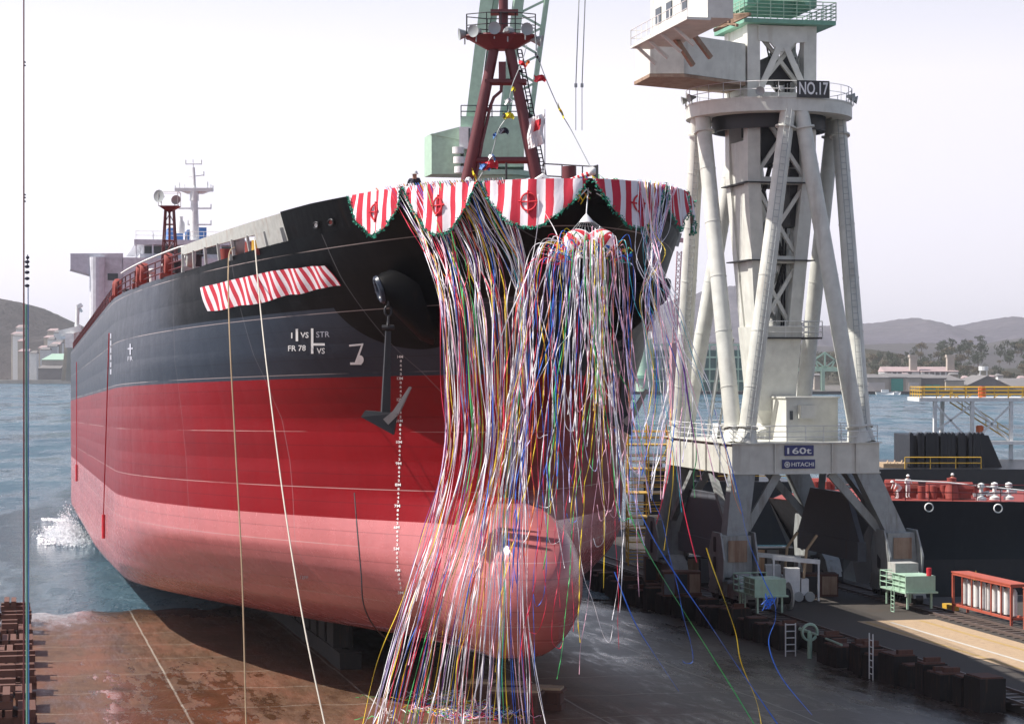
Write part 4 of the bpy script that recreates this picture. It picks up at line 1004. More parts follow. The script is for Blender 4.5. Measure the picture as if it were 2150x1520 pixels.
mb = MB(); mb.rails([gb(0, 0.05, 0), gb(12.5, .05, 0)], 1.05, .03, 2, 1.3); mb.rails([gb(0, 0.05, 0), gb(0, 1.5, 0)], 1.05, .03, 2, 1.3); mb.build('gallery_railing', M_whiteclean, gal)
for u in (1.6, 4.0, 7.2):
    mb = MB(); mb.obox(u, u + 1.2, 1.24, 1.30, 1.2, 2.2, gb); mb.build('window', M_glass, gal)
mb = MB()
for (x0, y0, x1, y1) in ((1412, 72, 1455, 138), (1440, 52, 1492, 122)):
    mb.bar(at(x0, y0, 140), at(x1, y1, 141), .28)
mb.build('house_strut', M_brownplate, mh)
mb = MB()
for k in range(4): mb.bar(at(1440 + 20 * k, 60 - 6 * k, 146), at(1500 + 16 * k, 30 + 8 * k, 144), .2); mb.bar(at(1500, 35 + 10 * k, 146), at(1575, 30, 143), .18)
mb.build('roof_lattice', M_brownplate, mh)
# electrical cabin, walkway stairs on the portal deck
mb = MB()
cA, cB = at(1645, 912, C(5, 0, 0).y), None
mb.obox(3.2, 6.4, 4.9 - .0, 8.6, TOP + .08, TOP + 2.95, C); mb.obox(3.1, 6.5, 4.8, 8.7, TOP + 2.95, TOP + 3.05, C)
cab = mb.build('cabin', M_white, crane)
mb = MB(); mb.obox(2.5, 3.18, 5.7, 6.8, TOP + 1.6, TOP + 2.5, C); mb.build('cabin_box', M_white, cab)
mb = MB(); mb.obox(3.12, 3.19, 5.15, 5.35, TOP + 1.5, TOP + 2.1, C); mb.build('window', M_glass, cab)
mb = MB()
for dq in (0, .7): mb.bar(C(9.0, 1.2 + dq, TOP), C(5.5, 1.2 + dq, 18.8), .08, .25)
for k in range(16): mb.bar(C(9 - k * .22, 1.2, TOP + k * .44), C(9 - k * .22, 1.9, TOP + k * .44), .25, .04)
mb.rails([C(9.0, 1.2, TOP), C(5.5, 1.2, 18.8)], 1, .03, 2, 1.2)
mb.build('stair', M_lamp, crane)
mb = MB(); mb.obox(8, 10.5, 2.0, 3.6, TOP + .08, TOP + 1.1, C); mb.build('cabin_box', M_whiteclean, crane)
# access platform and box at the right front bogie
mb = MB(); mb.obox(-4.2, -2.9, WP - .6, WP + 1.0, 3.0, 4.1, C); mb.build('motor_cover', M_deckgrey, crane)
for q0, lab in ((WP - .3, 0), (0.0, 1)):
    mb = MB(); mb.obox(-7.6, -5.4, q0 - 1.0, q0 + 1.0, 2.6, 3.6, C); mb.obox(-7.8, -3.6, q0 - 1.1, q0 + 1.1, 2.5, 2.6, C)
    for dp in (-7.4, -4.0): mb.bar(C(dp, q0 - .8, QZ + .3), C(dp, q0 - .8, 2.5), .12); mb.bar(C(dp, q0 + .8, QZ + .3), C(dp, q0 + .8, 2.5), .12)
    pf = mb.build('cable_platform', M_green if lab == 0 else M_green, crane)
    mb = MB(); mb.rails([C(-7.8, q0 - 1.1, 2.6), C(-3.6, q0 - 1.1, 2.6), C(-3.6, q0 + 1.1, 2.6)], 1.05, .035, 3, 1.1)
    for dp in (-6.2, -5.7): mb.tube(C(dp, q0 - 1.2, QZ), C(dp, q0 - 1.2, 2.6), .04, n=5)
    for k in range(5): mb.tube(C(-6.2, q0 - 1.2, QZ + .25 * k), C(-5.7, q0 - 1.2, QZ + .25 * k), .03, n=4)
    mb.build('platform_railing', M_green, pf)
    if lab == 0:
        mb = MB(); mb.tube(C(-7.5, q0 + .6, 3.6), C(-7.5, q0 + .6, 4.1), .16, n=8); mb.build('warning_lamp', M_redcloth, pf)

# ------------------------------------------------------------------ pale green crane behind the ship
GY = 205.0
def g(x, y, Y=GY): return at(x, y, Y)
gc = thing('jib_crane', Vector((g(1050, 0).x, GY, QZ)), 'pale green luffing jib crane rising behind the bow and the red mast', 'crane')
cx_ = g(1052, 0).x
mb = MB(); mb.tube((cx_, GY, 20), (cx_, GY, g(0, 372).z), 2.3, 2.3, 20); mb.tube((cx_, GY, g(0, 372).z), (cx_, GY, g(0, 362).z), 2.9, 2.9, 20)
mb.tube((cx_, GY, 17), (cx_, GY, 20), 3.4, 2.3, 20); gt = mb.build('tower', M_green, gc, True)
for sx_ in (-1, 1):
    for sy_ in (-1, 1):
        mb = MB(); mb.bar((cx_ + sx_ * 4.6, GY + sy_ * 5, QZ), (cx_ + sx_ * 2.2, GY + sy_ * 2.2, 18), 1.2, 1.2, up=(0, 1, 0)); mb.build('leg', M_green, gc)
mb = MB()
zc0, zc1 = g(0, 370).z, g(0, 286).z
mb.box(g(888, 0).x, g(908, 0).x, GY - 2, GY + 2, zc0, zc1) if False else None
mb.prism([Vector((g(890, 0).x, GY + 1.2, zc0)), Vector((g(908, 0).x, GY - 2.2, zc0)), Vector((g(975, 0).x, GY - 2.2, zc0)), Vector((g(975, 0).x, GY + 2.2, zc0))], (0, 0, zc1 - zc0))
cw = mb.build('counterweight', M_green, gc)
mb = MB(); mb.add([Vector((g(x, 0).x, GY + d, g(0, y).z)) for d in (-2.3, 2.3) for x, y in ((905, 288), (972, 300), (972, 282), (975, 270))], [(0, 1, 2, 3), (4, 5, 6, 7), (0, 1, 5, 4), (2, 3, 7, 6), (0, 3, 7, 4), (1, 2, 6, 5)]); 
mb.box(g(968, 0).x, g(1100, 0).x, GY - 2.2, GY + 2.2, g(0, 355).z, g(0, 250).z); mb.build('machine_house', M_green, gc)
mb = MB(); mb.box(g(966, 0).x, g(990, 0).x, GY - 3.4, GY - 2.2, g(0, 320).z, g(0, 275).z); mb.build('operator_cab', M_whiteclean, gc)
mb = MB(); mb.box(g(985, 0).x, g(989, 0).x, GY - 3.45, GY - 3.4, g(0, 318).z, g(0, 278).z); mb.rails([g(968, 247, GY - 2.2), g(1098, 247, GY - 2.2)], 1.1, .05, 2, 1.5); mb.build('cab_window', M_glass, gc)
for k in range(3):
    mb = MB(); z = g(0, 330 + k * 20).z; mb.tube((g(964 + k * 2, 0).x, GY - 3.2, z), (g(964 + k * 2, 0).x, GY - 3.2, z + .6), .55, n=12); mb.build('cable_drum', M_whiteclean, gc, True)
mb = MB()   # box-section jib leaning back, left chord solid, right side lattice
mb.add([g(978, 250, GY - 1.5), g(1000, 250, GY - 1.5), g(1040, -30, GY - 1.2), g(1012, -30, GY - 1.2), g(978, 250, GY + 1.5), g(1000, 250, GY + 1.5), g(1040, -30, GY + 1.2), g(1012, -30, GY + 1.2)], [(0, 1, 2, 3), (4, 5, 6, 7), (0, 1, 5, 4), (1, 2, 6, 5), (2, 3, 7, 6), (3, 0, 4, 7)])
mb.bar(g(1010, 250), g(1045, -30), .5); mb.bar(g(1060, 250), g(1092, -30), .9)
jb = mb.build('jib', M_green, gc)
mb = MB(); mb.bar(g(1115, 240), g(1152, -30), .42, .42)
for k in range(9):
    y0, y1 = 232 - 29 * k, 232 - 29 * (k + 1); l = lambda y: lerp(1062, 1092, (250 - y) / 280) + 3; r_ = lambda y: lerp(1115, 1152, (240 - y) / 270)
    mb.bar(g(l(y0), y0), g(r_(y1), y1), .2) if k % 2 else mb.bar(g(r_(y0), y0), g(l(y1), y1), .2)
mb.bar(g(1062, 250), g(1098, 275), .6); mb.bar(g(1115, 240), g(1080, 300), .5); mb.bar(g(1115, 240), g(1096, 262), .5)
mb.build('back_stay_lattice', M_green, jb)
mb = MB(); 
for x in (1217, 1230):
    mb.tube(g(x, -40), g(x - 8, 180), .05, n=4); mb.tube(g(x - 8, 180), g(x - 8, 274), .035, n=4); mb.tube(g(x - 8, 176), g(x - 8, 184), .16, n=6)
mb.build('hoist_rope', M_lamp, gc)

# ------------------------------------------------------------------ moored ship in the next basin
def W(x, y, z): return Vector((x, y, z))
ms = thing('moored_ship', W(36, 172, WATER), 'low black ship with a red foredeck moored beyond the portal crane', 'ship')
def dk(y_px, Y): return HC + (HY - y_px) / F * Y
mh_out = [(1612, 177, 6.0), (1660, 170.5, 6.2), (1750, 166.5, 6.3), (1850, 164.5, 6.55), (2000, 165, 6.45), (2300, 167, 6.2)]
top_ = [Vector(((x - CX) / F * Y, Y, z + .25)) for x, Y, z in mh_out]
bk = [Vector(((x - CX) / F * Y + .5, Y + {0: .2, 1: 9, 2: 14}.get(i, 17), z + .25)) for i, (x, Y, z) in enumerate(mh_out)]
bot_ = [Vector((p.x + (3.5 if i < 2 else (2.2 if i == 2 else .6)), p.y + (3.5 if i < 2 else 1.0), WATER - .8)) for i, p in enumerate(top_)]
mid_ = [p.lerp(q_, .55) + Vector((.35 if i < 3 else 0, .3, 0)) for i, (p, q_) in enumerate(zip(top_, bot_))]
mb = MB(); n = len(top_)
for r0, r1 in ((bot_, mid_), (mid_, top_)):
    for i in range(n - 1): mb.quad(r0[i], r0[i + 1], r1[i + 1], r1[i])
bb2 = [Vector((p.x + (3.5 if i < 2 else .6), p.y, WATER - .8)) for i, p in enumerate(bk)]
for i in range(n - 1): mb.quad(bb2[i], bb2[i + 1], bk[i + 1], bk[i])
mb.quad(bot_[0], top_[0], bk[0], bb2[0]); mb.quad(bot_[-1], top_[-1], bk[-1], bb2[-1])
M_msh = paint('moored_hull_paint', (.012, .013, .018), .35, dirt=.25, dcol=(.05, .04, .04))
mb.build('hull', M_msh, ms, fix=False)
mb = MB()
for i in range(n - 1): mb.quad(top_[i] - UZ * .05, top_[i + 1] - UZ * .05, bk[i + 1] - UZ * .05, bk[i] - UZ * .05)
mb.build('deck', M_redox, ms, fix=False)
mb = MB(); mb.quad(W(-1, 0, 0), W(0, 0, 0), W(0, 0, .1)) if False else None
mb.rails([p + Vector((.1, .4, 0)) for p in top_[2:]], 1.25, .035, 2, 1.8); mb.build('railing', M_red, ms)
mb = MB(); mb.path([at(1880, 1008, 166), at(1990, 1013, 166), at(2150, 1030, 166)], .06, 5); mb.build('white_pipe', M_whiteclean, ms, True)
for x, Y, k in ((1712, 174, 0), (1730, 174, 1), (1862, 168, 0), (1905, 169, 1), (1935, 168, 0), (1957, 169, 0), (1973, 170, 1), (1998, 168, 2), (2020, 168, 1), (2045, 170, 0), (1885, 172, 1)):
    p = at(x, 1040, Y); z0 = 6.7; mb = MB()
    if k == 0: mb.tube((p.x, Y, z0), (p.x, Y, z0 + 1.0), .3, n=10); mb.tube((p.x + .9, Y, z0), (p.x + .9, Y, z0 + 1.0), .3, n=10); nm = 'bollard'
    elif k == 1: mb.box(p.x - .7, p.x + .7, Y, Y + 1.4, z0, z0 + .5); mb.tube((p.x - .9, Y + .6, z0 + .75), (p.x + .9, Y + .6, z0 + .75), .5, n=12); nm = 'winch'
    else: mb.lathe(Vector((p.x, Y, z0)), [(.6, 0), (.5, .8), (.35, 1.3), (.38, 1.6), (0, 1.65)], 12); nm = 'vent'
    mb.build(nm, M_redox, ms, k != 1)
for x, y in ((1951, 1065), (2096, 1067)):
    c = at(x, y, 164.2); mb = MB(); mb.lathe(c, [(.30, 0), (.36, -.06), (.26, -.08)], 16, (0, -1, .15)); mb.build('chock', M_whiteclean, ms, True)
mb = MB(); mb.tube(at(1734, 1022, 174), at(1732, 984, 174), .09, n=6); mb.bar(at(1728, 992, 174), at(1740, 994, 174), .1); mb.build('foremast', M_whiteclean, ms)
for x, Y in ((2060, 166), (2088, 167), (2118, 167)):
    mb = MB(); p = at(x, 1040, Y); mb.lathe(Vector((p.x, Y, 6.7)), [(.4, 0), (.4, .2), (.15, .35), (.15, .9), (.28, 1.0), (.25, 1.25), (0, 1.35)], 10); mb.bar((p.x - .6, Y, 7.1), (p.x + .6, Y, 7.3), .25); mb.build('capstan', M_whiteclean, ms, True)
# barge with the ribbed black wall behind it
bg_ = thing('dock_barge', at(1990, 1040, 215), 'black barge carrying a tall ribbed wall behind the moored ship', 'barge')
mb = MB(); x0, x1 = at(1780, 0, 212).x, at(2330, 0, 212).x; mb.box(x0, x1, 210, 232, WATER - .5, dk(984, 211)); mb.build('hull', M_msh, bg_)
mb = MB(); zt = dk(914, 214); zb2 = dk(984, 211)
xl, xr = at(1911, 0, 213).x, at(2080, 0, 213).x
M_ribs = paint('black_ribbed_steel', (.010, .012, .018), .5, dirt=.15)
mb.prism([Vector((xl, 214, zb2)), Vector((at(2104, 0, 214).x, 214, zb2)), Vector((xr, 214, zt)), Vector((xl, 214, zt))], (0, 8, 0))
wl = mb.build('wall', M_ribs, bg_)
xs_ = [1911, 1928, 1934, 1945, 1951, 1958, 1964, 1976, 1983, 1991, 1999, 2013, 2020, 2035, 2044, 2052, 2060]
for x in xs_:
    mb = MB(); p = at(x, 0, 213).x; mb.prism([Vector((p, 213.2, zb2)), Vector((p + .35, 213.2, zb2)), Vector((p + .35, 213.2, zt + .15)), Vector((p + .12, 213.2, zt + .35)), Vector((p, 213.2, zt + .15))], (0, .8, 0)); mb.build('rib', M_ribs, wl)
mb = MB(); mb.rails([at(1900, 984, 211), at(2060, 984, 211)], 1.1, .05, 2, 2.6); mb.build('railing', M_yellow, bg_)
mb = MB(); mb.box(at(1855, 0, 213).x, at(1905, 0, 213).x, 213, 217, zb2, zb2 + .4)
for k in range(9): mb.bar(at(1858 + 5 * k, 983, 213), at(1864 + 5 * k, 967 + (k % 3) * 3, 214), .12)
mb.build('scaffold_pile', M_planks, bg_)
# white and yellow steel access platform at the right edge
py = thing('steel_platform', at(2050, 985, 235), 'white steel platform with yellow railings and stairs at the right edge over the water', 'platform')
Y0 = 235
mb = MB(); z0, z1 = dk(843, Y0), dk(838, Y0); xa, xb = at(1930, 0, Y0).x, at(2330, 0, Y0).x
mb.box(xa, xb, Y0, Y0 + 7, z0, z1 + .15); mb.build('deck', M_whiteclean, py)
mb = MB(); mb.rails([Vector((xa + .3, Y0, z1 + .1)), Vector((xb, Y0, z1 + .1)), Vector((xb, Y0 + 7, z1 + .1)), Vector((xa + .3, Y0 + 7, z1 + .1))], 1.15, .05, 3, 1.5, True)
for k in range(7): mb.bar(at(1965 + 28 * k, 842, Y0 + 2), at(1985 + 28 * k, 828, Y0 + 2), .1)
mb.build('railing', M_yellow, py)
for x in (1963, 1979, 2041, 2123, 2210):
    mb = MB(); mb.bar(at(x, 843, Y0 + (3 if x == 1979 else .3)), Vector((at(x, 0, Y0).x, Y0 + (3 if x == 1979 else .3), WATER - 1)), .35); mb.build('column', M_whiteclean, py)
mb = MB()
for a_, b_ in (((1965, 905), (2040, 850)), ((1965, 850), (2040, 930)), ((2041, 930), (2123, 850)), ((2041, 850), (2123, 930))): mb.bar(at(*a_, Y0 + .3), at(*b_, Y0 + .3), .2)
mb.box(at(2077, 0, Y0).x, xb, Y0 - .5, Y0 + 3, dk(930, Y0) - .15, dk(926, Y0)); mb.build('bracing', M_whiteclean, py)
mb = MB()
for d in (0, 1.2): mb.bar(at(1995, 845, Y0 + 1 + d), at(2120, 925, Y0 + 1 + d), .35, .12)
mb.rails([at(1995, 845, Y0 + 1), at(2120, 925, Y0 + 1)], 1.1, .05, 2, 1.5); mb.build('stair', M_yellow, py)
for x, y in ((2062, 823), (2057, 905)):
    mb = MB(); p = at(x, y, Y0 + 1); mb.tube(p - UZ * .55, p + UZ * .55, .42, n=14); mb.tube(p + UZ * .55, p + UZ * .62, .3, n=10); mb.build('drum', M_orange, py, True)

# ------------------------------------------------------------------ drapery round the bow
def top_edge():
    P = []
    for side in (1, -1):
        q = []
        for i in range(0, 160):
            a = lerp(77.1, 99, (i / 159) ** 2); wv = BWT(a)
            q.append((SH(max(a, a0f(wv)), side * (hbf(max(a, a0f(wv)), wv)), wv), side))
        P += q[::-1] if side == 1 else q
    return P
TE = top_edge(); TL = [0]
for i in range(1, len(TE)): TL.append(TL[-1] + (TE[i][0] - TE[i - 1][0]).length)
MIDS = TL[159]
def edge_at(s):
    s = max(0, min(TL[-1] - 1e-3, s)); 
    lo, hi = 0, len(TL) - 1
    while hi - lo > 1:
        m = (lo + hi) // 2
        if TL[m] <= s: lo = m
        else: hi = m
    t = (s - TL[lo]) / max(1e-6, TL[hi] - TL[lo]); p = TE[lo][0].lerp(TE[hi][0], t)
    d = edge_dir(lo); n = Vector((-d.y, d.x, 0)) 
    c = SH(95, 0, 19); 
    if n.dot(p - c) < 0: n = -n
    return p, n
def edge_dir(i):
    a, b = TE[max(0, i - 6)][0], TE[min(len(TE) - 1, i + 6)][0]; return (b - a).normalized()
# arc position of a given photograph column on the visible edge
def s_of_x(x):
    best = min(range(len(TE)), key=lambda i: abs(pix(TE[i][0])[0] - x)); return TL[best]
s_a = s_of_x(742); n_sc = 3; wsc = (MIDS - s_a) / n_sc
M_str = {}
def stripes_mat():
    m, t, p = nodes_mat('red_white_striped_cloth')
    uv = t.nodes.new('ShaderNodeUVMap').outputs[0]; sx = t.nodes.new('ShaderNodeSeparateXYZ'); t.links.new(uv, sx.inputs[0])
    n_ = noise(t, uv, .9, 3)
    f = math_(t, 'GREATER_THAN', math_(t, 'FRACT', math_(t, 'ADD', sx.outputs[0], math_(t, 'MULTIPLY', n_, .12))), .5)
    t.links.new(mix(t, f, (.72, .66, .70), (.50, .02, .045)), p.inputs['Base Color']); p.inputs['Roughness'].default_value = .9
    bump(t, p, noise(t, mapping(t, uv, (2, .7, 1)), 2, 3), .4, .05)
    return m
M_striped = stripes_mat()
def cloth(name, pt, nu, nv, uvf, parent=None, th=.03):
    mb = MB(); V = []; UV = []
    for i in range(nu + 1):
        for j in range(nv + 1): V.append(pt(i / nu, j / nv)); UV.append(uvf(i / nu, j / nv))
    mb.add(V, [(i * (nv + 1) + j, (i + 1) * (nv + 1) + j, (i + 1) * (nv + 1) + j + 1, i * (nv + 1) + j + 1) for i in range(nu) for j in range(nv)])
    o = mb.build(name, M_striped, parent, fix=False); o.data.polygons.foreach_set('use_smooth', [True] * len(o.data.polygons))
    ul = o.data.uv_layers.new(name='UVMap')
    for l in o.data.loops: ul.data[l.index].uv = UV[l.vertex_index]
    return o
SCL = ['leftmost scallop of the striped bunting, at the end of the black bulwark', 'second striped scallop from the left, crossed by the white streamers', 'third striped scallop from the left, with a clear red crossed circle, left of the stem',
       'striped scallop just right of the stem, above the hanging ball', 'crumpled striped scallop on the right shoulder of the bow', 'striped scallop wrapped round the far port side of the bow']

for k in range(6):
    s0 = s_a + wsc * k; dep = [1.75, 1.9, 1.75, 1.75, 1.6, 1.5][k]
    sh_ = lambda u: (math.sin(math.pi * u)) ** .8
    def pt(u, v, s0=s0, dep=dep, k=k):
        s = s0 + wsc * (.015 + .97 * u); p, n = edge_at(s); d = .07 + dep * sh_(u) * v
        wob = .07 * math.sin(s * 3.1 + v * 2 + k) * v + .04 * math.sin(s * 7.3)
        return p + n * (.12 + wob + .10 * v) + UZ * (.06 - d) + edge_dir(0) * 0
    o = cloth('bunting', pt, 44, 14, lambda u, v, k=k: (6.5 * u + .25 + .03 * math.sin(v * 5 + k) * v, v * 2))
    # shift mesh origin, keep it single: fringe and emblem are its parts
    p0 = pt(.5, 0); o.data.transform(Matrix.Translation(ORG[o.name] - p0)); o.location = p0; ORG[o.name] = p0
    tag(o, SCL[k], 'bunting', 'red and white scalloped bunting round the bow')
    r = random.Random(k); mb = MB(); pts = [pt(i / 60, 1.0) for i in range(61)]
    for i in range(60):
        q_ = pts[i]; L = (pts[i + 1] - pts[i]).length
        for m in range(max(1, int(L / .018))):
            c = pts[i].lerp(pts[i + 1], r.random()) + Vector((r.uniform(-.05, .05), r.uniform(-.12, .02), r.uniform(-.1, .05))); d = Vector((r.uniform(-1, 1), r.uniform(-1, .2), r.uniform(-1.2, .5))).normalized() * r.uniform(.04, .11); e = Vector((r.uniform(-1, 1), r.uniform(-1, 1), r.uniform(-1, 1))).normalized() * .05
            mb.quad(c - e, c + d, c + e)
    mb.build('garland', M_greengarland, o, fix=False)
    if k < 4:   # crossed circle emblem
        def ep(dx, dz, k=k, s0=s0, dep=dep):
            u = .5 + dx / wsc; v = (.84 - dz) / dep; q_ = pt(u, v); _, n = edge_at(s0 + wsc * u); return q_ + n * .05
        mb = MB(); mb.path([ep(.32 * math.cos(t), .32 * math.sin(t)) for t in [2 * math.pi * i / 24 for i in range(25)]], .035, 4)
        mb.path([ep(-.32 + .08 * i, 0) for i in range(9)], .03, 4); mb.path([ep(0, -.32 + .08 * i) for i in range(9)], .03, 4)
        for t in (0, 90, 180, 270): mb.path([ep(.32 * math.cos(R(t)), .32 * math.sin(R(t))), ep(.41 * math.cos(R(t)), .41 * math.sin(R(t)))], .04, 4)
        mb.build('emblem', M_redcloth, o)
# striped name cover on the starboard bow plating
bx = [(425, 604), (500, 585), (580, 567), (640, 560), (688, 555)]; by = [(439, 653), (520, 641), (600, 622), (665, 606), (719, 598)]
def ptb(u, v):
    x0 = lerp(425, 688, u); y0 = table(x0, bx); x1 = lerp(441, 719, u); y1 = table(x1, by); x = lerp(x0, x1, v) ; y = lerp(y0, y1, v) + 2.0 * math.sin(u * 19) * v
    return hullpix(x, y, .12 + .06 * math.sin(u * 34 + v * 3))
o = cloth('name_cover', ptb, 60, 8, lambda u, v: (u * 19.5 + .1 * v, v * 2)); p0 = ptb(.5, 1); o.data.transform(Matrix.Translation(ORG[o.name] - p0)); o.location = p0
tag(o, 'long red and white striped cloth covering the name on the black starboard bow', 'banner')
# its twin on the port side, seen edge-on
def ptc(u, v):
    a = lerp(97, 106, u); wv = lerp(16.9, 15.0, v) + .3 * u; return SH(a, -(hbf(a, wv) + .1 + .05 * math.sin(u * 30)), wv)
o = cloth('name_cover', ptc, 30, 6, lambda u, v: (u * 14, v * 2)); p0 = ptc(.5, 1); o.data.transform(Matrix.Translation(ORG[o.name] - p0)); o.location = p0
tag(o, 'striped cloth on the port bow seen edge-on behind the rightmost streamers', 'banner')
for n_, (xa, ya) in enumerate(((402, 525), (452, 500), (520, 480), (622, 405 + 50))):
    pass

# ------------------------------------------------------------------ streamers
SC = {'white': (.9, .88, .9), 'pink': (.90, .50, .62), 'lilac': (.58, .52, .82), 'red': (.68, .02, .07), 'yellow': (.85, .60, .02), 'orange': (.78, .20, .03), 'green': (.06, .50, .14), 'blue': (.02, .14, .66), 'turquoise': (.05, .50, .60), 'purple': (.18, .05, .30)}
SM = {}
for k, c in SC.items():
    m, t, p = nodes_mat(k + '_paper'); p.inputs['Base Color'].default_value = (*c, 1); p.inputs['Roughness'].default_value = .55
    SM[k] = m
def ribbon(mb, P, wd, r, tw=None):
    """paper tape: two thin crossed faces that twist slowly along its length"""
    tw = tw or r.uniform(.25, .9); ph = r.uniform(0, 6.28); V = []; n = len(P)
    for i, p in enumerate(P):
        d = (P[min(i + 1, n - 1)] - P[max(i - 1, 0)]).normalized(); u = Vector((0, 1, 0)) if abs(d.y) < .9 else Vector((1, 0, 0))
        x = d.cross(u).normalized(); y = x.cross(d); an = ph + tw * i
        e = (x * math.cos(an) + y * math.sin(an)) * wd / 2; f = (x * -math.sin(an) + y * math.cos(an)) * wd * .18
        V += [p - e, p + f, p + e, p - f]
    Fs = [(i * 4 + k, i * 4 + (k + 1) % 4, (i + 1) * 4 + (k + 1) % 4, (i + 1) * 4 + k) for i in range(n - 1) for k in range(4)]
    mb.add(V, Fs)
def pick(r, wts):
    t = r.random() * sum(w_ for _, w_ in wts)
    for c, w_ in wts:
        t -= w_
        if t <= 0: return c
    return wts[0][0]
W1 = [('white', 10), ('pink', 1.6), ('lilac', 1.6), ('red', 2.2), ('yellow', 1.9), ('orange', 1.4), ('green', 1.2), ('blue', 2), ('turquoise', 1.1), ('purple', 1.3)]
PLACE = {'left': 'in the big bundle falling from the starboard bow rail', 'mid': 'falling from the open ball at the stem', 'right': 'blown out from the port bow rail towards the crane'}
NS = [0]
def streamer(P, colr, place, wd, r, label=None, tw=None):
    mb = MB(); ribbon(mb, P, wd, r, tw); o = mb.build('streamer', SM[colr], fix=False); NS[0] += 1
    tag(o, label or (colr + ' paper streamer ' + PLACE[place]), 'streamer', ('%s streamers %s' % (colr, PLACE[place])) if not label else 'streamers')
    return o
rs = random.Random(5)
# left bundle: three rivers of tape that start at the rail and fan out at the ground
G0 = [((835, 402), (872, 470), (905, 545), (928, 640), (942, 800), (944, 950), (905, 1110), (862, 1250), (822, 1400), (785, 1530)),
      ((925, 398), (965, 470), (995, 560), (1012, 650), (1026, 800), (1030, 940), (1000, 1110), (960, 1260), (935, 1400), (915, 1530)),
      ((1000, 395), (1045, 470), (1085, 560), (1094, 650), (1078, 800), (1062, 950), (1042, 1110), (1030, 1260), (1020, 1400), (1010, 1530)),
      ((1030, 398), (1065, 480), (1098, 570), (1104, 680), (1110, 830), (1105, 980), (1100, 1110), (1105, 1260), (1110, 1400), (1130, 1530))]
YS = (None, 83.4, 82.6, 82.0, 81.6, 81.2, 80.8, 80.4, 80.2, 80.0)
def left_path(r):
    t = pick(r, [(r.gauss(.13, .10), 5), (r.gauss(.36, .12), 4), (r.gauss(.64, .13), 4), (r.gauss(.9, .08), 2)]); t = max(0, min(.999, t)); t = lerp(t, round(t * 9) / 9, .6) * 3
    i = int(t); f = t - i
    G = [((1 - f) * G0[i][k][0] + f * G0[i + 1][k][0], (1 - f) * G0[i][k][1] + f * G0[i + 1][k][1]) for k in range(10)]
    nj = r.gauss(0, 5); P = []; fan = r.gauss(0, 14)
    xs = G[0][0] + r.gauss(0, 28); xs = max(800, min(1062, xs)); st, nrm = edge_at(s_of_x(xs))
    Y0s = st.y; P.append(st + nrm * .18 + UZ * .08)
    for k in range(1, 10):
        amp = min(1, k / 3)
        P.append(at(G[k][0] + nj * (.4 + .1 * k) + r.gauss(0, 5) + fan * max(0, k - 5) / 4 + (xs - G[0][0]) * max(0, 1 - k / 3), G[k][1] + r.uniform(-15, 15) * amp, lerp(Y0s - .5, YS[k], min(1, k / 3)) + nj * .03 + r.gauss(0, .15)))
    return P
ALL = []
for n_ in range(72):
    P = left_path(rs); k = 10
    if rs.random() < .22: P = P[:rs.choice((7, 8, 9))]
    P = catmull(P, 6)
    c = pick(rs, W1)
    ALL.append((P, c, 'left', rs.uniform(.028, .055)))
# tape from the open ball: arcs out, then hangs with kinks and curls, ends in mid air
KX, KY, KYD = 1238, 520, 78.2
def mid_path(r, dense=False):
    u = r.gauss(0, .24) if dense else r.choice((r.uniform(-1, 1), r.uniform(-1, -.25), r.uniform(-1, 1)))
    x = KX + u * 62; y = KY + r.uniform(-25, 25) + abs(u) * 12; Y = KYD + r.gauss(0, .5) + abs(u) * .6
    P = [at(x, y, Y)]
    x2 = KX + u * (95 if u > 0 else 138); P.append(at(lerp(x, x2, .7), y - r.uniform(0, 25), Y - .3)); 
    end = r.choice((r.uniform(820, 1180), r.uniform(1000, 1380), r.uniform(1150, 1460)))
    if dense: end = r.uniform(720, 1120)
    xx = x2; yy = KY + 50; drift = r.gauss(0, 7) + (-4 if u < -.3 else 2); vel = 0
    while yy < end:
        P.append(at(xx, yy, Y - .4 + r.gauss(0, .12))); stp = r.uniform(38, 75); yy += stp
        vel = vel * .6 + r.gauss(0, 5); xx += drift * .7 + vel * (.45 if dense else 1)
        xx += (u * 3 if dense else u * 1.5)
    if r.random() < .2:
        sgn = r.choice((-1, 1)); P += [at(xx + sgn * 9, yy - 4, Y), at(xx + sgn * 24, yy + r.uniform(-6, 22), Y), at(xx + sgn * 31, yy - r.uniform(4, 30), Y)]
    return P
W2 = [('white', 5), ('pink', 2), ('lilac', 1.6), ('red', 2.2), ('yellow', 2.2), ('orange', 2), ('green', 1.4), ('blue', 2), ('turquoise', 1.4), ('purple', 1.2)]
for n_ in range(50): ALL.append((catmull(mid_path(rs), 6), pick(rs, W2), 'mid', rs.uniform(.022, .042)))
for n_ in range(38): ALL.append((catmull(mid_path(rs, True), 6), pick(rs, [('white', 10), ('pink', 3), ('lilac', 1.5), ('turquoise', 1)]), 'mid', rs.uniform(.03, .055)))
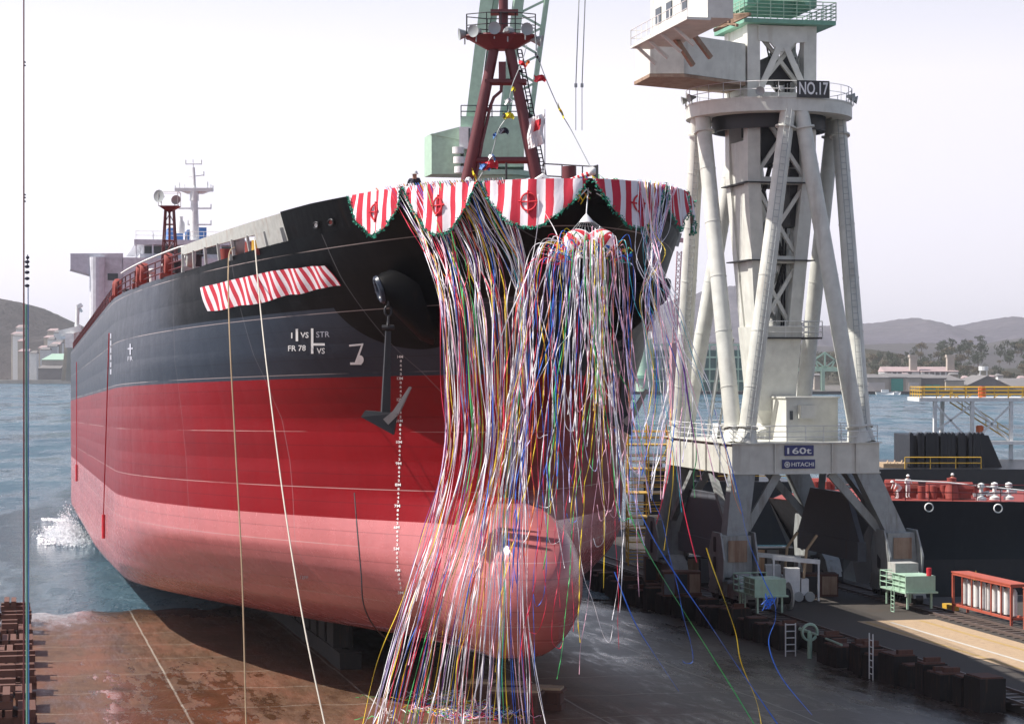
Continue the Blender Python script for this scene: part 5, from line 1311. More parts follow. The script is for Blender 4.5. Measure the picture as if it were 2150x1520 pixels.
# right side: from the port rail, knotted below the drapery, then blown to the right
def right_path(r):
    xs = r.uniform(1330, 1415); st, nrm = edge_at(s_of_x(xs)); P = [st + nrm * .2 + UZ * .05]
    kx = 1372 + r.gauss(0, 14); Yk = 80 + r.gauss(0, .6)
    P.append(at(lerp(xs, kx, .5) + r.gauss(0, 8), 480, lerp(st.y, Yk, .5))); P.append(at(kx, 540 + r.gauss(0, 10), Yk))
    t = r.random() ** 1.3; L = r.uniform(.5, 1)
    T = [(1362, 620), (1378, 700), (1392, 800), (1385, 900), (1370, 990)] if t < .35 else ([(1410, 640), (1440, 730), (1475, 830), (1510, 930), (1540, 1020)] if t > .6 else [(1395, 630), (1405, 720), (1420, 830), (1405, 930), (1400, 1040)])
    o_ = r.gauss(0, 12); cut = r.choice((3, 4, 5, 5))
    for i, (x, y) in enumerate(T[:cut]): P.append(at(x + o_ * (1 + i * .35) + r.gauss(0, 5), y + r.gauss(0, 10), Yk + r.gauss(0, .2)))
    return P
W3 = [('white', 7), ('pink', 3), ('lilac', 2), ('turquoise', 2), ('yellow', .7), ('red', .6), ('blue', .7), ('green', .6)]
for n_ in range(34): ALL.append((catmull(right_path(rs), 6), pick(rs, W3), 'right', rs.uniform(.022, .042)))
for P, c, pl_, wd in ALL: streamer(P, c, pl_, wd, rs)
# the rest of the mass as one object
for cname, nL, nM, nR in (('white', 14, 10, 5), ('lilac', 3, 2, 1), ('pink', 4, 3, 2), ('blue', 5, 3, 0), ('yellow', 5, 4, 0), ('red', 5, 4, 0), ('green', 4, 3, 0)):
    mb = MB()
    for k in range(nL): ribbon(mb, catmull(left_path(rs), 5), rs.uniform(.02, .035), rs)
    for k in range(nM): ribbon(mb, catmull(mid_path(rs, k % 2 == 0), 5), rs.uniform(.02, .035), rs)
    for k in range(nR): ribbon(mb, catmull(right_path(rs), 5), rs.uniform(.03, .05), rs)
    o = mb.build('streamer_mass', SM[cname], fix=False); tag(o, 'tangled mass of fine %s paper streamers hanging from the bow' % cname, 'streamers', kind='stuff')
# long single tapes that reach the ground on the right
def single(pts, c, label, wd=.04): streamer(catmull([at(*p) for p in pts], 8), c, None, wd, rs, label, .12)
single([(1296, 960, 79), (1316, 1050, 79), (1336, 1112, 79), (1375, 1185, 79.5), (1440, 1290, 80), (1510, 1400, 81), (1590, 1530, 82)], 'green', 'long green tape slanting down to the bottom edge, left of the long blue tape')
single([(1290, 900, 80), (1320, 1020, 80), (1372, 1130, 80), (1425, 1215, 80.5), (1490, 1310, 81), (1550, 1400, 82), (1640, 1530, 83)], 'blue', 'long bright blue tape slanting beside the green tape', .045)
single([(1483, 1150, 82), (1498, 1195, 82), (1525, 1270, 82), (1545, 1330, 82), (1556, 1390, 82), (1588, 1470, 83), (1600, 1530, 83)], 'yellow', 'single yellow tape curving down between the blue tapes at the lower right')
single([(1500, 860, 83), (1530, 960, 83), (1555, 1060, 83), (1570, 1130, 83), (1603, 1215, 83), (1625, 1262, 83), (1628, 1300, 83), (1614, 1350, 83), (1640, 1420, 83), (1705, 1500, 83)], 'blue', 'blue tape with a knot hanging in front of the crane leg and cable platform')
single([(1420, 700, 82), (1440, 800, 82), (1458, 900, 82), (1462, 960, 82), (1456, 1000, 82), (1459, 1045, 82)], 'green', 'short green tape end hanging in front of the shaded portal side')
single([(1520, 930, 84), (1530, 980, 84), (1542, 1040, 84), (1556, 1078, 84)], 'orange', 'short faded orange tape end before the left crane leg')
single([(1400, 900, 82), (1413, 960, 82), (1413, 1010, 82), (1407, 1060, 82), (1394, 1155, 82)], 'yellow', 'yellow tape end hanging free left of the crane foot')
single([(1400, 900, 81), (1408, 960, 81), (1400, 1010, 81), (1378, 1100, 81)], 'red', 'short red tape end hanging next to the yellow one')
single([(1420, 960, 81), (1432, 1050, 81), (1450, 1130, 81), (1463, 1180, 81)], 'red', 'long faded red tape end before the dark tie girder')
single([(1290, 1200, 79), (1330, 1300, 79), (1372, 1370, 80), (1425, 1450, 82)], 'blue', 'dark blue tape ending on the wet slipway right of the bulb')
single([(1395, 590, 80), (1402, 640, 80), (1430, 740, 80), (1442, 820, 80), (1458, 930, 80)], 'purple', 'dark cord running down beside the outermost white streamers', .07)
single([(1130, 408, 79.2), (1130, 460, 79), (1118, 540, 78.6), (1094, 610, 78.4), (1062, 680, 78.4), (1035, 760, 78.5)], 'white', 'lone white tape curving from the third scallop across the black bow', .05)
single([(1140, 440, 79), (1172, 505, 78.6), (1150, 560, 78.4), (1115, 660, 78.4), (1118, 780, 78.4), (1122, 830, 78.4)], 'white', 'lone white tape looping left of the hanging ball', .05)
mb = MB(); r = random.Random(2)
for k in range(14): c = at(1610 + r.uniform(-8, 8), 1262 + r.uniform(-8, 8), 82.9); mb.path([c, c + Vector((r.uniform(-.2, .2), 0, r.uniform(-.2, .2))), c + Vector((r.uniform(-.25, .25), 0, r.uniform(-.25, .25)))], .018, 4)
tag(mb.build('streamer_knot', SM['blue'], fix=False), 'knot of blue tape hanging before the cable platform', 'streamer knot')

# the ceremonial ball, split open, hanging below the stem head
kb = thing('ceremonial_ball', at(1238, 500, 79), 'white ceremonial ball split open under the stem head with flowers and tape spilling out', 'ceremonial ball')
mb = MB(); mb.lathe(at(1231, 460, 79), [(.26, -.12), (.2, -.02), (.1, .1), (.03, .18), (0, .2)], 16); mb.tube(at(1231, 452, 79), at(1235, 395, 80.2), .02, n=4); mb.build('cone_cap', M_whitecloth, kb, True)
mb = MB()
for k in range(11): mb.tube(at(1231 + (k - 5) * 2.2, 462, 79 - .1 * (k % 2)), at(1180 + k * 12, 497 + abs(k - 5) * 2, 78.7 + .3 * (k % 2)), .012, n=4)
mb.build('suspension_cord', M_lamp, kb)
for sgn in (-1, 1):
    mb = MB(); c = at(1238 + sgn * 24, 517, 78.8); V = []; n1_, n2_ = 20, 9
    for i in range(n1_ + 1):
        for j in range(n2_ + 1):
            th = math.pi * i / n1_ ; ph = math.pi / 2 * j / n2_
            v = Vector((math.cos(th) * math.sin(ph) , math.sin(th) * -math.sin(ph), math.cos(ph))) * .62
            v = Matrix.Rotation(R(38) * sgn, 3, 'Y') @ v; V.append(c + v)
    mb.add(V, [(i * (n2_ + 1) + j, (i + 1) * (n2_ + 1) + j, (i + 1) * (n2_ + 1) + j + 1, i * (n2_ + 1) + j + 1) for i in range(n1_) for j in range(n2_)])
    mb.mi = [1 if ((i // n2_) // 3) % 2 else 0 for i in range(n1_ * n2_)]
    mb.build('half_shell', [M_whitecloth, M_redcloth], kb, True, fix=False)
mb = MB(); r = random.Random(8); cols = [SM['white'], SM['red'], M_greengarland, SM['yellow'], SM['blue']]
for k in range(300):
    mb.cur = r.randrange(5); u = r.uniform(-1, 1); c = at(KX + u * 88, 512 + abs(u) * 22 + r.uniform(-14, 22), 78.4 + r.uniform(-.3, .5)); rr = r.uniform(.04, .13)
    e1 = Vector((r.uniform(-1, 1), r.uniform(-1, 1), r.uniform(-1, 1))).normalized() * rr; e2 = Vector((r.uniform(-1, 1), r.uniform(-1, 1), r.uniform(-1, 1))).normalized() * rr
    mb.quad(c - e1, c - e2, c + e1, c + e2)
mb.build('paper_flowers', cols, kb, fix=False)

# signal flags on their halyards, bow flag
FL = [(1128, 105, 1), (1106, 132, 3), (1100, 122, 1), (1128, 160, 2), (1158, 205, 0), (1178, 232, 0)]
def flagline(pts, flags, label):
    th = thing('signal_flag_line', at(*pts[-1]), label, 'flag line')
    mb = MB(); mb.path(catmull([at(*p) for p in pts], 8), .018, 4); mb.build('halyard', M_lamp, th)
    r = random.Random(len(flags)); mm = [M_yellow2, M_bluep, M_redcloth, SM['orange'], M_whitecloth, M_navy]
    for (x, y, sx_, sy_, m) in flags:
        mb = MB(); Y = 84.0; V = []
        for i in range(5):
            for j in range(4): V.append(at(x + sx_ * i / 4 + 3 * math.sin(j), y + sy_ * i / 4 + (abs(sx_) * .35 + 5) * j / 3 + 2 * math.sin(i * 1.7), Y + .12 * math.sin(i * 2 + j)))
        mb.add(V, [(i * 4 + j, (i + 1) * 4 + j, (i + 1) * 4 + j + 1, i * 4 + j + 1) for i in range(4) for j in range(3)])
        mb.build('flag', mm[m], th, fix=False)
M_yellow2 = plain('flag_yellow', (.75, .6, .03), .9)
flagline([(1122, 60, 84), (1133, 130, 84), (1172, 225, 84), (1200, 275, 84), (1240, 352, 83)], [(1122, 106, 10, 18, 5), (1120, 158, 24, 1, 2), (1170, 215, 12, 26, 0)], 'signal flags on a thin line from the red mast head down to the right')
flagline([(1106, 95, 84), (1096, 130, 84), (1074, 185, 84), (1066, 240, 84), (1046, 275, 84), (1030, 330, 84), (1000, 385, 84)],
         [(1088, 122, 14, 12, 2), (1102, 134, 8, -8, 3), (1072, 182, 8, 2, 0), (1058, 210, 14, -4, 4), (1055, 236, 22, 2, 0), (1052, 237, 10, 4, 5), (1046, 268, 20, 2, 5), (1040, 277, -6, 8, 1), (1024, 320, 14, 10, 4), (1030, 318, 8, 12, 1), (1005, 342, 22, 4, 1), (1010, 340, 34, -3, 2), (990, 352, 10, 24, 0), (984, 378, 8, 12, 3)], 'bright signal flags strung inside the red A-frame mast')
mb = MB(); V = []
for i in range(9):
    for j in range(9): V.append(at(1143 - i * 4.2 - j * .2 + (2 * math.sin(j)), 238 + j * 8 + i * 1.5, 86.9 + .15 * math.sin(i * 1.4 + j * .5)))
mb.add(V, [(i * 9 + j, (i + 1) * 9 + j, (i + 1) * 9 + j + 1, i * 9 + j + 1) for i in range(8) for j in range(8)])
mb.mi = [1 if 2 <= (q_ // 8) <= 4 and 1 <= (q_ % 8) <= 3 else 0 for q_ in range(64)]
tag(mb.build('bow_flag', [M_whitecloth, M_redcloth], fix=False), 'white flag with a red centre hanging limp on the jackstaff', 'flag')
mb = MB(); r = random.Random(3); cc = [SM['blue'], SM['white'], SM['green'], SM['orange'], SM['yellow']]
for k in range(90):
    mb.cur = r.randrange(5); u = r.random(); c = at(lerp(1195, 1300, u), 395 - 10 * math.sin(u * 3) + r.uniform(-8, 14), 79.8 + u * 2); mb.path([c, c + Vector((r.uniform(-.3, .3), r.uniform(-.1, .1), r.uniform(-.3, .25))), c + Vector((r.uniform(-.5, .5), 0, r.uniform(-.6, .1)))], .02, 4)
tag(mb.build('tangled_tape', cc, fix=False), 'tangle of coloured tape caught on the rail above the stem', 'streamers', kind='stuff')

# ------------------------------------------------------------------ people
def deckpt(x, y, Y): return at(x, y, Y)
p_ = SH(88.5, 5.6, 19.15); pp = at(870, 388, SH(87, 6, 19).y)
tubes_person('person', Vector((pp.x, pp.y, pp.z - 1.2)), {'wl': (.42, -.35, 1.2), 'wr': (-.3, -.35, 1.15), 'che': (.03, -.1, 1.28), 'nk': (.02, -.14, 1.46), 'hd': (.02, -.2, 1.57), 'ht': (.02, -.22, 1.69)}, 'worker in dark clothes and white helmet leaning over the bow rail', (M_navy, M_navy))
pp = at(984, 386, SH(84.5, 4.5, 19).y); tubes_person('person', Vector((pp.x, pp.y, pp.z - 1.55)), {}, 'person of whom only a white helmet shows above the bunting by the red mast foot', (M_navy, M_navy))
for (x, Y, j, lb, f_) in ((1884, 167.5, {'pel': (0, .25, .85), 'che': (.0, -.12, 1.12), 'nk': (0, -.32, 1.2), 'hd': (0, -.44, 1.22), 'ht': (0, -.52, 1.28), 'sl': (.19, -.2, 1.14), 'sr': (-.19, -.2, 1.14), 'el': (.25, -.3, .9), 'er': (-.25, -.3, .9), 'wl': (.2, -.42, .7), 'wr': (-.2, -.42, .7), 'hl': (.1, .25, .82), 'hr': (-.1, .25, .82)}, 'worker in white bending over on the red deck of the moored ship', R(-70)),
                       (1868, 168.5, {}, 'worker in white standing upright on the red deck beside the bending one', R(20)),
                       (2000, 170.5, {}, 'worker in orange standing among the red drums on the moored ship', R(-30))):
    pz = at(x, 1040, Y); tubes_person('person', Vector((pz.x + (1.4 if 'upright' in lb else 0), Y, 6.75)), j, lb, (M_whitecloth if 'white' in lb else M_orange, M_navy if 'orange' in lb else M_whitecloth), face=f_, sc=1.0)

# ------------------------------------------------------------------ slipway: ways, cradle, blocks, timber stacks
for v, lb in ((2.6, 'long dark launching way under the starboard side of the keel'), (-2.6, 'long dark launching way under the port side of the keel')):
    mb = MB(); b = B0 - v
    mb.hexa([S(119, b - .6, slipz(119) - .1), S(119, b + .6, slipz(119) - .1), S(229, b + .6, slipz(229) - .1), S(229, b - .6, slipz(229) - .1),
             S(119, b - .6, slipz(119) + .9), S(119, b + .6, slipz(119) + .9), S(229, b + .6, slipz(229) + .9), S(229, b - .6, slipz(229) + .9)])
    tag(mb.build('launching_way', M_timber), lb, 'launching way')
    mb = MB(); r = random.Random(int(v * 3))
    for k in range(26):
        a = 122 + k * 3.6; zb_ = slipz(a) + .92; kz = HC - a * PITCH - 11.27
        mb.obox(a, a + 2.6, b - .55, b + .55, zb_, min(kz + .25, kz + .25 + .3 * abs(v) / 20))
    for k in range(6):
        a = 121 + k * 1.6; kz = HC - a * PITCH - 11.27; mb.bar(S(a, b, slipz(a) + .95), SH(a + 1.2, v * .9, 1.4), .35, .4)
    tag(mb.build('launching_cradle', M_timber), 'timber poppets of the cradle carrying the hull on the ' + ('starboard' if v > 0 else 'port') + ' launching way', 'cradle')
# keel blocks left on the slip where the bow stood
r = random.Random(4)
def block(px, Yb, sx_, sy_, sz, lab, rust=True, rot=0.0):
    x = (px - CX) / F * Yb; a = x * DX + Yb * DY; b = x * DY - Yb * DX; z = slipz(a)
    th = thing('keel_block', Vector((x, Yb, z)), lab, 'block', 'keel blocks standing on the slipway')
    ORG[th.name] = Vector((0, 0, 0))
    mb = MB(); mb.box(-sx_ * .55, sx_ * .55, -sy_ * .55, sy_ * .55, 0, sz * .3); mb.box(-sx_ / 2, -sx_ * .38, -sy_ / 2, sy_ / 2, sz * .3, sz * .8); mb.box(sx_ * .38, sx_ / 2, -sy_ / 2, sy_ / 2, sz * .3, sz * .8); mb.box(-sx_ * .36, sx_ * .36, -sy_ * .4, sy_ * .4, sz * .3, sz * .78); mb.build('base', M_rust, th)
    mb = MB(); mb.box(-sx_ * .6, sx_ * .6, -sy_ * .6, sy_ * .6, sz * .8, sz * .9); mb.build('cap_plate', M_redox2, th)
    mb = MB(); mb.box(-sx_ * .5, sx_ * .5, -sy_ * .5, sy_ * .5, sz * .9, sz); mb.build('timber_pad', M_planks, th)
    th.rotation_euler = (0, 0, rot); ORG[th.name] = Vector((x, Yb, z)); return th
M_redox2 = paint('brown_red_plate', (.13, .06, .042), .7, dirt=.6, scale=2)
for i, (px, Y, lab) in enumerate(((1058, 104, 'small rusty keel block at the bottom edge under the streamers, leftmost of the group'), (1085, 106.5, 'rusty round-shouldered block just left of the flat topped one'), (1128, 105, 'flat topped brown block in the middle of the group at the bottom edge'),
                                  (1152, 103.5, 'tall open-sided block with a flat red brown plate, rightmost and nearest'), (1105, 102.6, 'block cut by the bottom edge of the picture below the bulb'), (1010, 106, 'low block half buried in fallen tape'))):
    block(px, Y, 1.3, .9, .95 if i < 3 else 1.1, lab, rot=-.22)
mb = MB(); r = random.Random(21); cc = [SM['white'], SM['pink'], SM['yellow'], SM['green'], SM['blue'], SM['red']]
for k in range(260):
    mb.cur = r.choice((0, 0, 0, 1, 2, 3, 4, 5)); x = r.gauss(985, 70); Y = r.uniform(100, 109); X = (x - CX) / F * Y; a = X * DX + Y * DY; z = slipz(a) + .05
    P = [Vector((X, Y, z))]; an = r.uniform(0, 6.28)
    for q_ in range(6): an += r.uniform(-1.1, 1.1); P.append(P[-1] + Vector((math.cos(an) * .22, math.sin(an) * .22, 0))); P[-1].z = z + r.uniform(0, .22)
    mb.path(P, .016, 3)
tag(mb.build('fallen_tape', cc, fix=False), 'heap of fallen coloured tape on the slipway by the keel blocks', 'streamers', kind='stuff')
# timber stacks along the left edge of the slip
r = random.Random(31)
for k in range(9):
    a = 101 + k * 6.2; z = slipz(a)
    th = thing('timber_stack', S(a, -.1, z), ['rusty stack of crossed blocks at the left edge, %s' % q_ for q_ in ('nearest, cut by the bottom corner', 'second from the bottom corner', 'third from the bottom corner', 'fourth from the bottom corner', 'fifth from the bottom corner', 'third before the water', 'second before the water', 'last before the waterline', 'topmost, standing at the waterline')][k], 'timber stack', 'stacks of blocks along the left edge of the slipway')
    for m_i in range(3):
        mb = MB(); off_b = -1.6 + m_i * 1.0; 
        hgt = r.randint(3, 5)
        for j in range(hgt):
            s1 = r.uniform(-.15, .15); s2 = r.uniform(-.12, .12)
            if j % 2:
                for e in (-1, 1): mb.obox(a + e * 1.0 - .22 + s1, a + e * 1.0 + .22 + s1, -.2 + off_b - .5 + s2, -.2 + off_b + .45 + s2, z + j * .34, z + j * .34 + .33)
            else: 
                mb.obox(a - 1.5 + s1, a + 1.5 + s1, -.2 + off_b - .38 + s2, -.2 + off_b - .05 + s2, z + j * .34, z + j * .34 + .33)
                mb.obox(a - 1.5 + s1, a + 1.4 - s1, -.2 + off_b + .08 + s2, -.2 + off_b + .4 + s2, z + j * .34, z + j * .34 + .33)
        mb.build('block_tier', (M_rust, M_redox2, M_rust)[m_i], th)
# dark blocks along the quay wall, in the shade
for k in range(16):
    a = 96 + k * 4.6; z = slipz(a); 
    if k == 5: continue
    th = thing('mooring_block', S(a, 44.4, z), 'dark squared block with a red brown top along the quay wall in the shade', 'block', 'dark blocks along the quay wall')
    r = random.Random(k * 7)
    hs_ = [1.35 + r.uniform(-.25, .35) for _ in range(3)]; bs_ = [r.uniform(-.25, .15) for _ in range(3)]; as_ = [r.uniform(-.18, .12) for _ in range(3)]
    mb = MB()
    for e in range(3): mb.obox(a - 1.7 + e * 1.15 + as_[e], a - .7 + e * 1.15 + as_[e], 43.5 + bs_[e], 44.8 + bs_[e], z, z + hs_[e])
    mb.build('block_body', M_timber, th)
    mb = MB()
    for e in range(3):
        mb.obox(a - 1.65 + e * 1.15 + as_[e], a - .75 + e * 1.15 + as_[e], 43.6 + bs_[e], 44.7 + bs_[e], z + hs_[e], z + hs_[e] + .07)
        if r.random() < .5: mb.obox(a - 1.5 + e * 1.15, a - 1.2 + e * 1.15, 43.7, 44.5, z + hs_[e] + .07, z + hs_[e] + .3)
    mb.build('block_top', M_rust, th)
mb = MB()
for dq in (0, .5): mb.tube(S(107.3 + dq, 43.3, slipz(107)), S(107.3 + dq, 43.3, slipz(107) + 2.4), .035, n=5)
for k in range(6): mb.tube(S(107.3, 43.3, slipz(107) + .3 + .35 * k), S(107.8, 43.3, slipz(107) + .3 + .35 * k), .03, n=4)
tag(mb.build('ladder', M_whiteclean), 'short white ladder between the dark blocks at the lower right', 'ladder')
# green valve stand with its handwheel by the wall
gs = thing('capstan_stand', S(117.5, 43.5, slipz(117)), 'green wheel stand with a pipe beside the dark blocks', 'winch stand')
mb = MB(); c = S(117.5, 43.6, slipz(117) + 1.5); ax = (S(0, 1, 0) - S(0, 0, 0)); mb.lathe(c, [(.5, -.12), (.54, 0), (.5, .12), (.4, .12), (.4, -.12), (.5, -.12)], 20, along); mb.build('wheel', M_green, gs, True)
mb = MB(); mb.tube(c, c + along * 1.6, .1, n=8); mb.tube(c - along * .3, c - along * 5 + UZ * -.1, .06, n=6); mb.tube(S(117.5, 43.6, slipz(117)), c, .14, n=8); mb.build('shaft', M_green, gs, True)
mb = MB(); mb.tube(S(119, 43.3, slipz(119)), S(119, 43.3, slipz(119) + 1.9), .04, n=5); mb.tube(S(119, 42.7, slipz(119)), S(119, 42.7, slipz(119) + 1.9), .04, n=5)
for k in range(5): mb.tube(S(119, 42.7, slipz(119) + .3 + k * .38), S(119, 43.3, slipz(119) + .3 + k * .38), .03, n=4)
mb.build('ladder', M_whiteclean, gs)
# red cage wagon and its neighbours on the quay, right edge
def cage(a0_, a1_, b0_, b1_, label):
    th = thing('cage_wagon', S((a0_ + a1_) / 2, (b0_ + b1_) / 2, QZ), label, 'wagon')
    z0, z1 = QZ + .55, QZ + 2.5; mb = MB()
    for a in (a0_, a1_):
        for b in (b0_, b1_): mb.bar(S(a, b, QZ), S(a, b, z1), .14)
    for z in (z0, z1):
        mb.bar(S(a0_, b0_, z), S(a1_, b0_, z), .14); mb.bar(S(a0_, b1_, z), S(a1_, b1_, z), .14); mb.bar(S(a0_, b0_, z), S(a0_, b1_, z), .14); mb.bar(S(a1_, b0_, z), S(a1_, b1_, z), .14)
    n_ = 6
    for k in range(1, n_): mb.bar(S(lerp(a0_, a1_, k / n_), b0_, z0), S(lerp(a0_, a1_, k / n_), b0_, z1), .08)
    mb.hexa([S(a0_ - .1, b0_ - .1, z1 + .07), S(a0_ - .1, b1_ + .1, z1 + .07), S(a1_ + .1, b1_ + .1, z1 + .07), S(a1_ + .1, b0_ - .1, z1 + .07), S(a0_ - .1, b0_ - .1, z1 + .14), S(a0_ - .1, b1_ + .1, z1 + .14), S(a1_ + .1, b1_ + .1, z1 + .14), S(a1_ + .1, b0_ - .1, z1 + .14)])
    mb.build('frame', M_cage, th)
    for k in range(9):
        mb = MB(); a = lerp(a0_ + .3, a1_ - .3, (k + .5) / 9); mb.tube(S(a, (b0_ + b1_) / 2, z0 + .1), S(a, (b0_ + b1_) / 2, z0 + 1.5), .22, n=12); mb.lathe(S(a, (b0_ + b1_) / 2, z0 + 1.5), [(.22, 0), (.14, .15), (.07, .22), (0, .22)], 12); mb.build('gas_cylinder', M_whiteclean, th, True)
M_cage = paint('cage_red_paint', (.42, .09, .055), .6, dirt=.5)
cage(121.6, 130.0, 57.9, 58.9, 'red caged wagon full of white cylinders by the rail track')
cage(111.5, 119.8, 57.9, 58.9, 'second red cage cut by the right edge of the picture')
mb = MB(); mb.obox(130.9, 132.4, 58.2, 58.7, QZ, QZ + .35); tag(mb.build('wheel_stop', M_yellow), 'yellow rail stop between the cable platform and the red cage', 'rail stop')
mb = MB()
for dq in (0, .6): mb.bar(S(134 + dq * .3, 60.9 + dq, QZ), S(134 + dq * .3 + .3, 60.9 + dq, QZ + 2.2), .05)
for k in range(6): mb.tube(S(134, 60.9, QZ + .3 + .33 * k), S(134.2, 61.5, QZ + .3 + .33 * k), .025, n=4)
tag(mb.build('boarding_ladder', M_yellow), 'yellow boarding ladder against the black hull of the moored ship', 'ladder')
mb = MB(); mb.quad(S(60, 59.2, QZ - .002), S(139, 59.2, QZ - .002), S(139, 190, QZ - .002), S(60, 190, QZ - .002)) if False else None
mb.rails([S(100, 62, QZ), S(112, 62, QZ), S(128, 63, QZ)], 1.1, .05, 2, 2.5)
tag(mb.build('quay_railing', M_planks), 'weathered handrail on the quay beyond the red cages', 'railing')
# machinery clutter in the shade under the portal: cable reels, crates and winches
r = random.Random(77)
clut = [(1640, 141, 'reel'), (1600, 152, 'reel'), (1700, 150, 'crate'), (1660, 156, 'reel'), (1480, 158, 'crate'), (1430, 150, 'crate'), (1455, 165, 'reel'), (1720, 160, 'crate'), (1380, 170, 'reel'), (1390, 160, 'crate'), (1620, 165, 'crate')]
for i, (px, Y, kd) in enumerate(clut):
    x = (px - CX) / F * Y; c = Vector((x, Y, QZ))
    if kd == 'reel':
        th = thing('cable_reel', c, ['cable reel with pale flanges standing in the lit gap under the portal', 'cable reel behind the left front crane foot', 'cable reel deep under the portal', 'cable reel behind the left tie girder', 'cable reel farthest back along the quay by the port side of the hull'][[k for k, q_ in enumerate([0, 1, 3, 6, 8]) if q_ == i][0]], 'cable reel')
        for e in (-.55, .55):
            mb = MB(); mb.lathe(c + UZ * .9 + ax * e, [(0, -.05), (.9, -.05), (.9, .05), (0, .05)], 18, ax); mb.build('flange', M_deckgrey, th, True)
        mb = MB(); mb.lathe(c + UZ * .9, [(.5, -.5), (.5, .5)], 16, ax); mb.build('cable', M_dark, th, True)
    else:
        lab = {2: 'ribbed steel locker under the portal near the stair', 4: 'steel locker behind the left tie girder, darker one', 5: 'steel locker between the slip edge and the left tie girder', 7: 'steel locker behind the right tie girder', 9: 'steel locker far along the quay beside the hull', 10: 'steel locker in the middle of the portal bay'}[i]
        th = thing('steel_locker', c, lab, 'locker'); w_ = r.uniform(1.2, 2.0); h_ = r.uniform(1.2, 2.2)
        mb = MB(); mb.box(c.x - w_, c.x + w_, Y - .8, Y + .8, QZ, QZ + h_); mb.build('case', (M_rust, M_dark, M_rust)[i % 3], th)
        for k in range(3):
            mb = MB(); xx = c.x - w_ + (k + .1) * w_ * 2 / 3; mb.box(xx, xx + w_ * .55, Y - .84, Y - .8, QZ + .15, QZ + h_ - .15); mb.build('door', (M_dark, M_brownplate, M_girder)[(i + k) % 3], th)
for px, Y, lb in ((1622, 149, 'added pale frame with a pipe gantry standing for sunlit machinery in the portal bay, left one'), (1662, 146.5, 'added pale unit with small wheels standing for sunlit machinery in the portal bay, right one')):
    x = (px - CX) / F * Y; th = thing('added_pale_machine', Vector((x, Y, QZ)), lb, 'machine')  # added machines; their pale paint stands for sunlit metal under the portal
    mb = MB(); mb.box(x - .5, x + .5, Y - .5, Y + .5, QZ + .4, QZ + 2.2); mb.box(x + .6, x + 1.1, Y - .4, Y + .4, QZ + .4, QZ + 1.5); mb.bar((x - 1.3, Y, QZ + 2.9), (x + 1.9, Y, QZ + 2.6), .18, .3); mb.bar((x - 1.2, Y, QZ), (x - 1.2, Y, QZ + 2.9), .12); mb.bar((x + 1.8, Y, QZ), (x + 1.8, Y, QZ + 2.6), .12); mb.build('housing', M_whiteclean, th)
    for k in range(4):
        mb = MB(); mb.tube((x - 1.1 + k * .75, Y - .7, QZ + .35), (x - 1.1 + k * .75, Y - .5, QZ + .35), .33, n=12); mb.build('wheel', M_lamp, th, True)
    mb = MB(); mb.path([Vector((x + .8, Y, QZ + 1.5)), Vector((x + 1.0, Y, QZ + 3.4)), Vector((x + 1.7, Y, QZ + 4.4))], .1, 6); mb.build('pipe', M_planks, th)
# yellow scaffold tower seen between the port side and the crane
sc_ = thing('scaffold_tower', at(1365, 0, 172) * 1 - Vector((0, 0, at(1365, 0, 172).z - QZ)), 'ochre scaffold tower behind the port bow, left of the crane', 'scaffold')
mb = MB(); cx2 = at(1362, 0, 172).x
for lvl in range(6):
    z = QZ + lvl * 1.9
    mb.rails([(cx2 - 1.6, 172, z), (cx2 + 1.6, 172, z), (cx2 + 1.6, 175, z), (cx2 - 1.6, 175, z)], 1.0, .04, 2, 1.6, True); mb.box(cx2 - 1.6, cx2 + 1.6, 172, 175, z - .1, z)
for dx in (-1.6, 0, 1.6):
    for dy in (0, 3): mb.tube((cx2 + dx, 172 + dy, QZ), (cx2 + dx, 172 + dy, QZ + 11), .06, n=5)
mb.build('scaffold_frame', M_yellow, sc_)

# splash where the stern meets the water, and the foam round it
def foam_mat():
    m, t, p = nodes_mat('white_foam'); p.inputs['Base Color'].default_value = (.85, .87, .9, 1); p.inputs['Roughness'].default_value = .7
    return m
M_foam = foam_mat()
mb = MB(); r = random.Random(9)
for k in range(9000):
    a = 228 + r.gauss(0, 5); b = 4.3 + r.gauss(0, .95) - (a - 228) * .06; hmax = 2.4 * math.exp(-((a - 229) / 5) ** 2) * math.exp(-((b - 4.6) / 1.5) ** 2)
    z = WATER + abs(r.gauss(0, .5)) * hmax + r.uniform(-.02, .08); c = S(a, b, z); q_ = r.uniform(.02, .1)
    e1 = Vector((r.uniform(-1, 1), r.uniform(-1, 1), r.uniform(-.6, .6))).normalized() * q_; e2 = Vector((r.uniform(-1, 1), r.uniform(-1, 1), r.uniform(-1, 1))).normalized() * q_
    e3 = e1.cross(e2); e3 = e3 * (q_ * .8 / max(1e-6, e3.length))
    mb.add([c + e1, c - e1, c + e2, c - e2, c + e3], [(0, 2, 4), (2, 1, 4), (1, 3, 4), (3, 0, 4)])
for k in range(900):
    st_ = r.choice((0, 1, 2, 2)); a = (252, 240, 226)[st_] + r.gauss(0, 1.0 + st_); b = 4.8 - r.random() ** 2 * (2.6, 2.4, 3.2)[st_]; a += (4.8 - b) * (.9, -.2, -.5)[st_]
    c = S(a, b, WATER + r.uniform(0, .08)); q_ = r.uniform(.02, .09)
    mb.add([c + Vector((q_ * 2, 0, 0)), c + Vector((0, q_ * 2, 0)), c - Vector((q_ * 2, 0, 0)), c - Vector((0, q_ * 2, 0)), c + Vector((0, 0, q_))], [(0, 1, 4), (1, 2, 4), (2, 3, 4), (3, 0, 4)])
tag(mb.build('splash', M_foam, fix=False), 'white splash of foam where the hull meets the sea on the left', 'foam', kind='stuff')

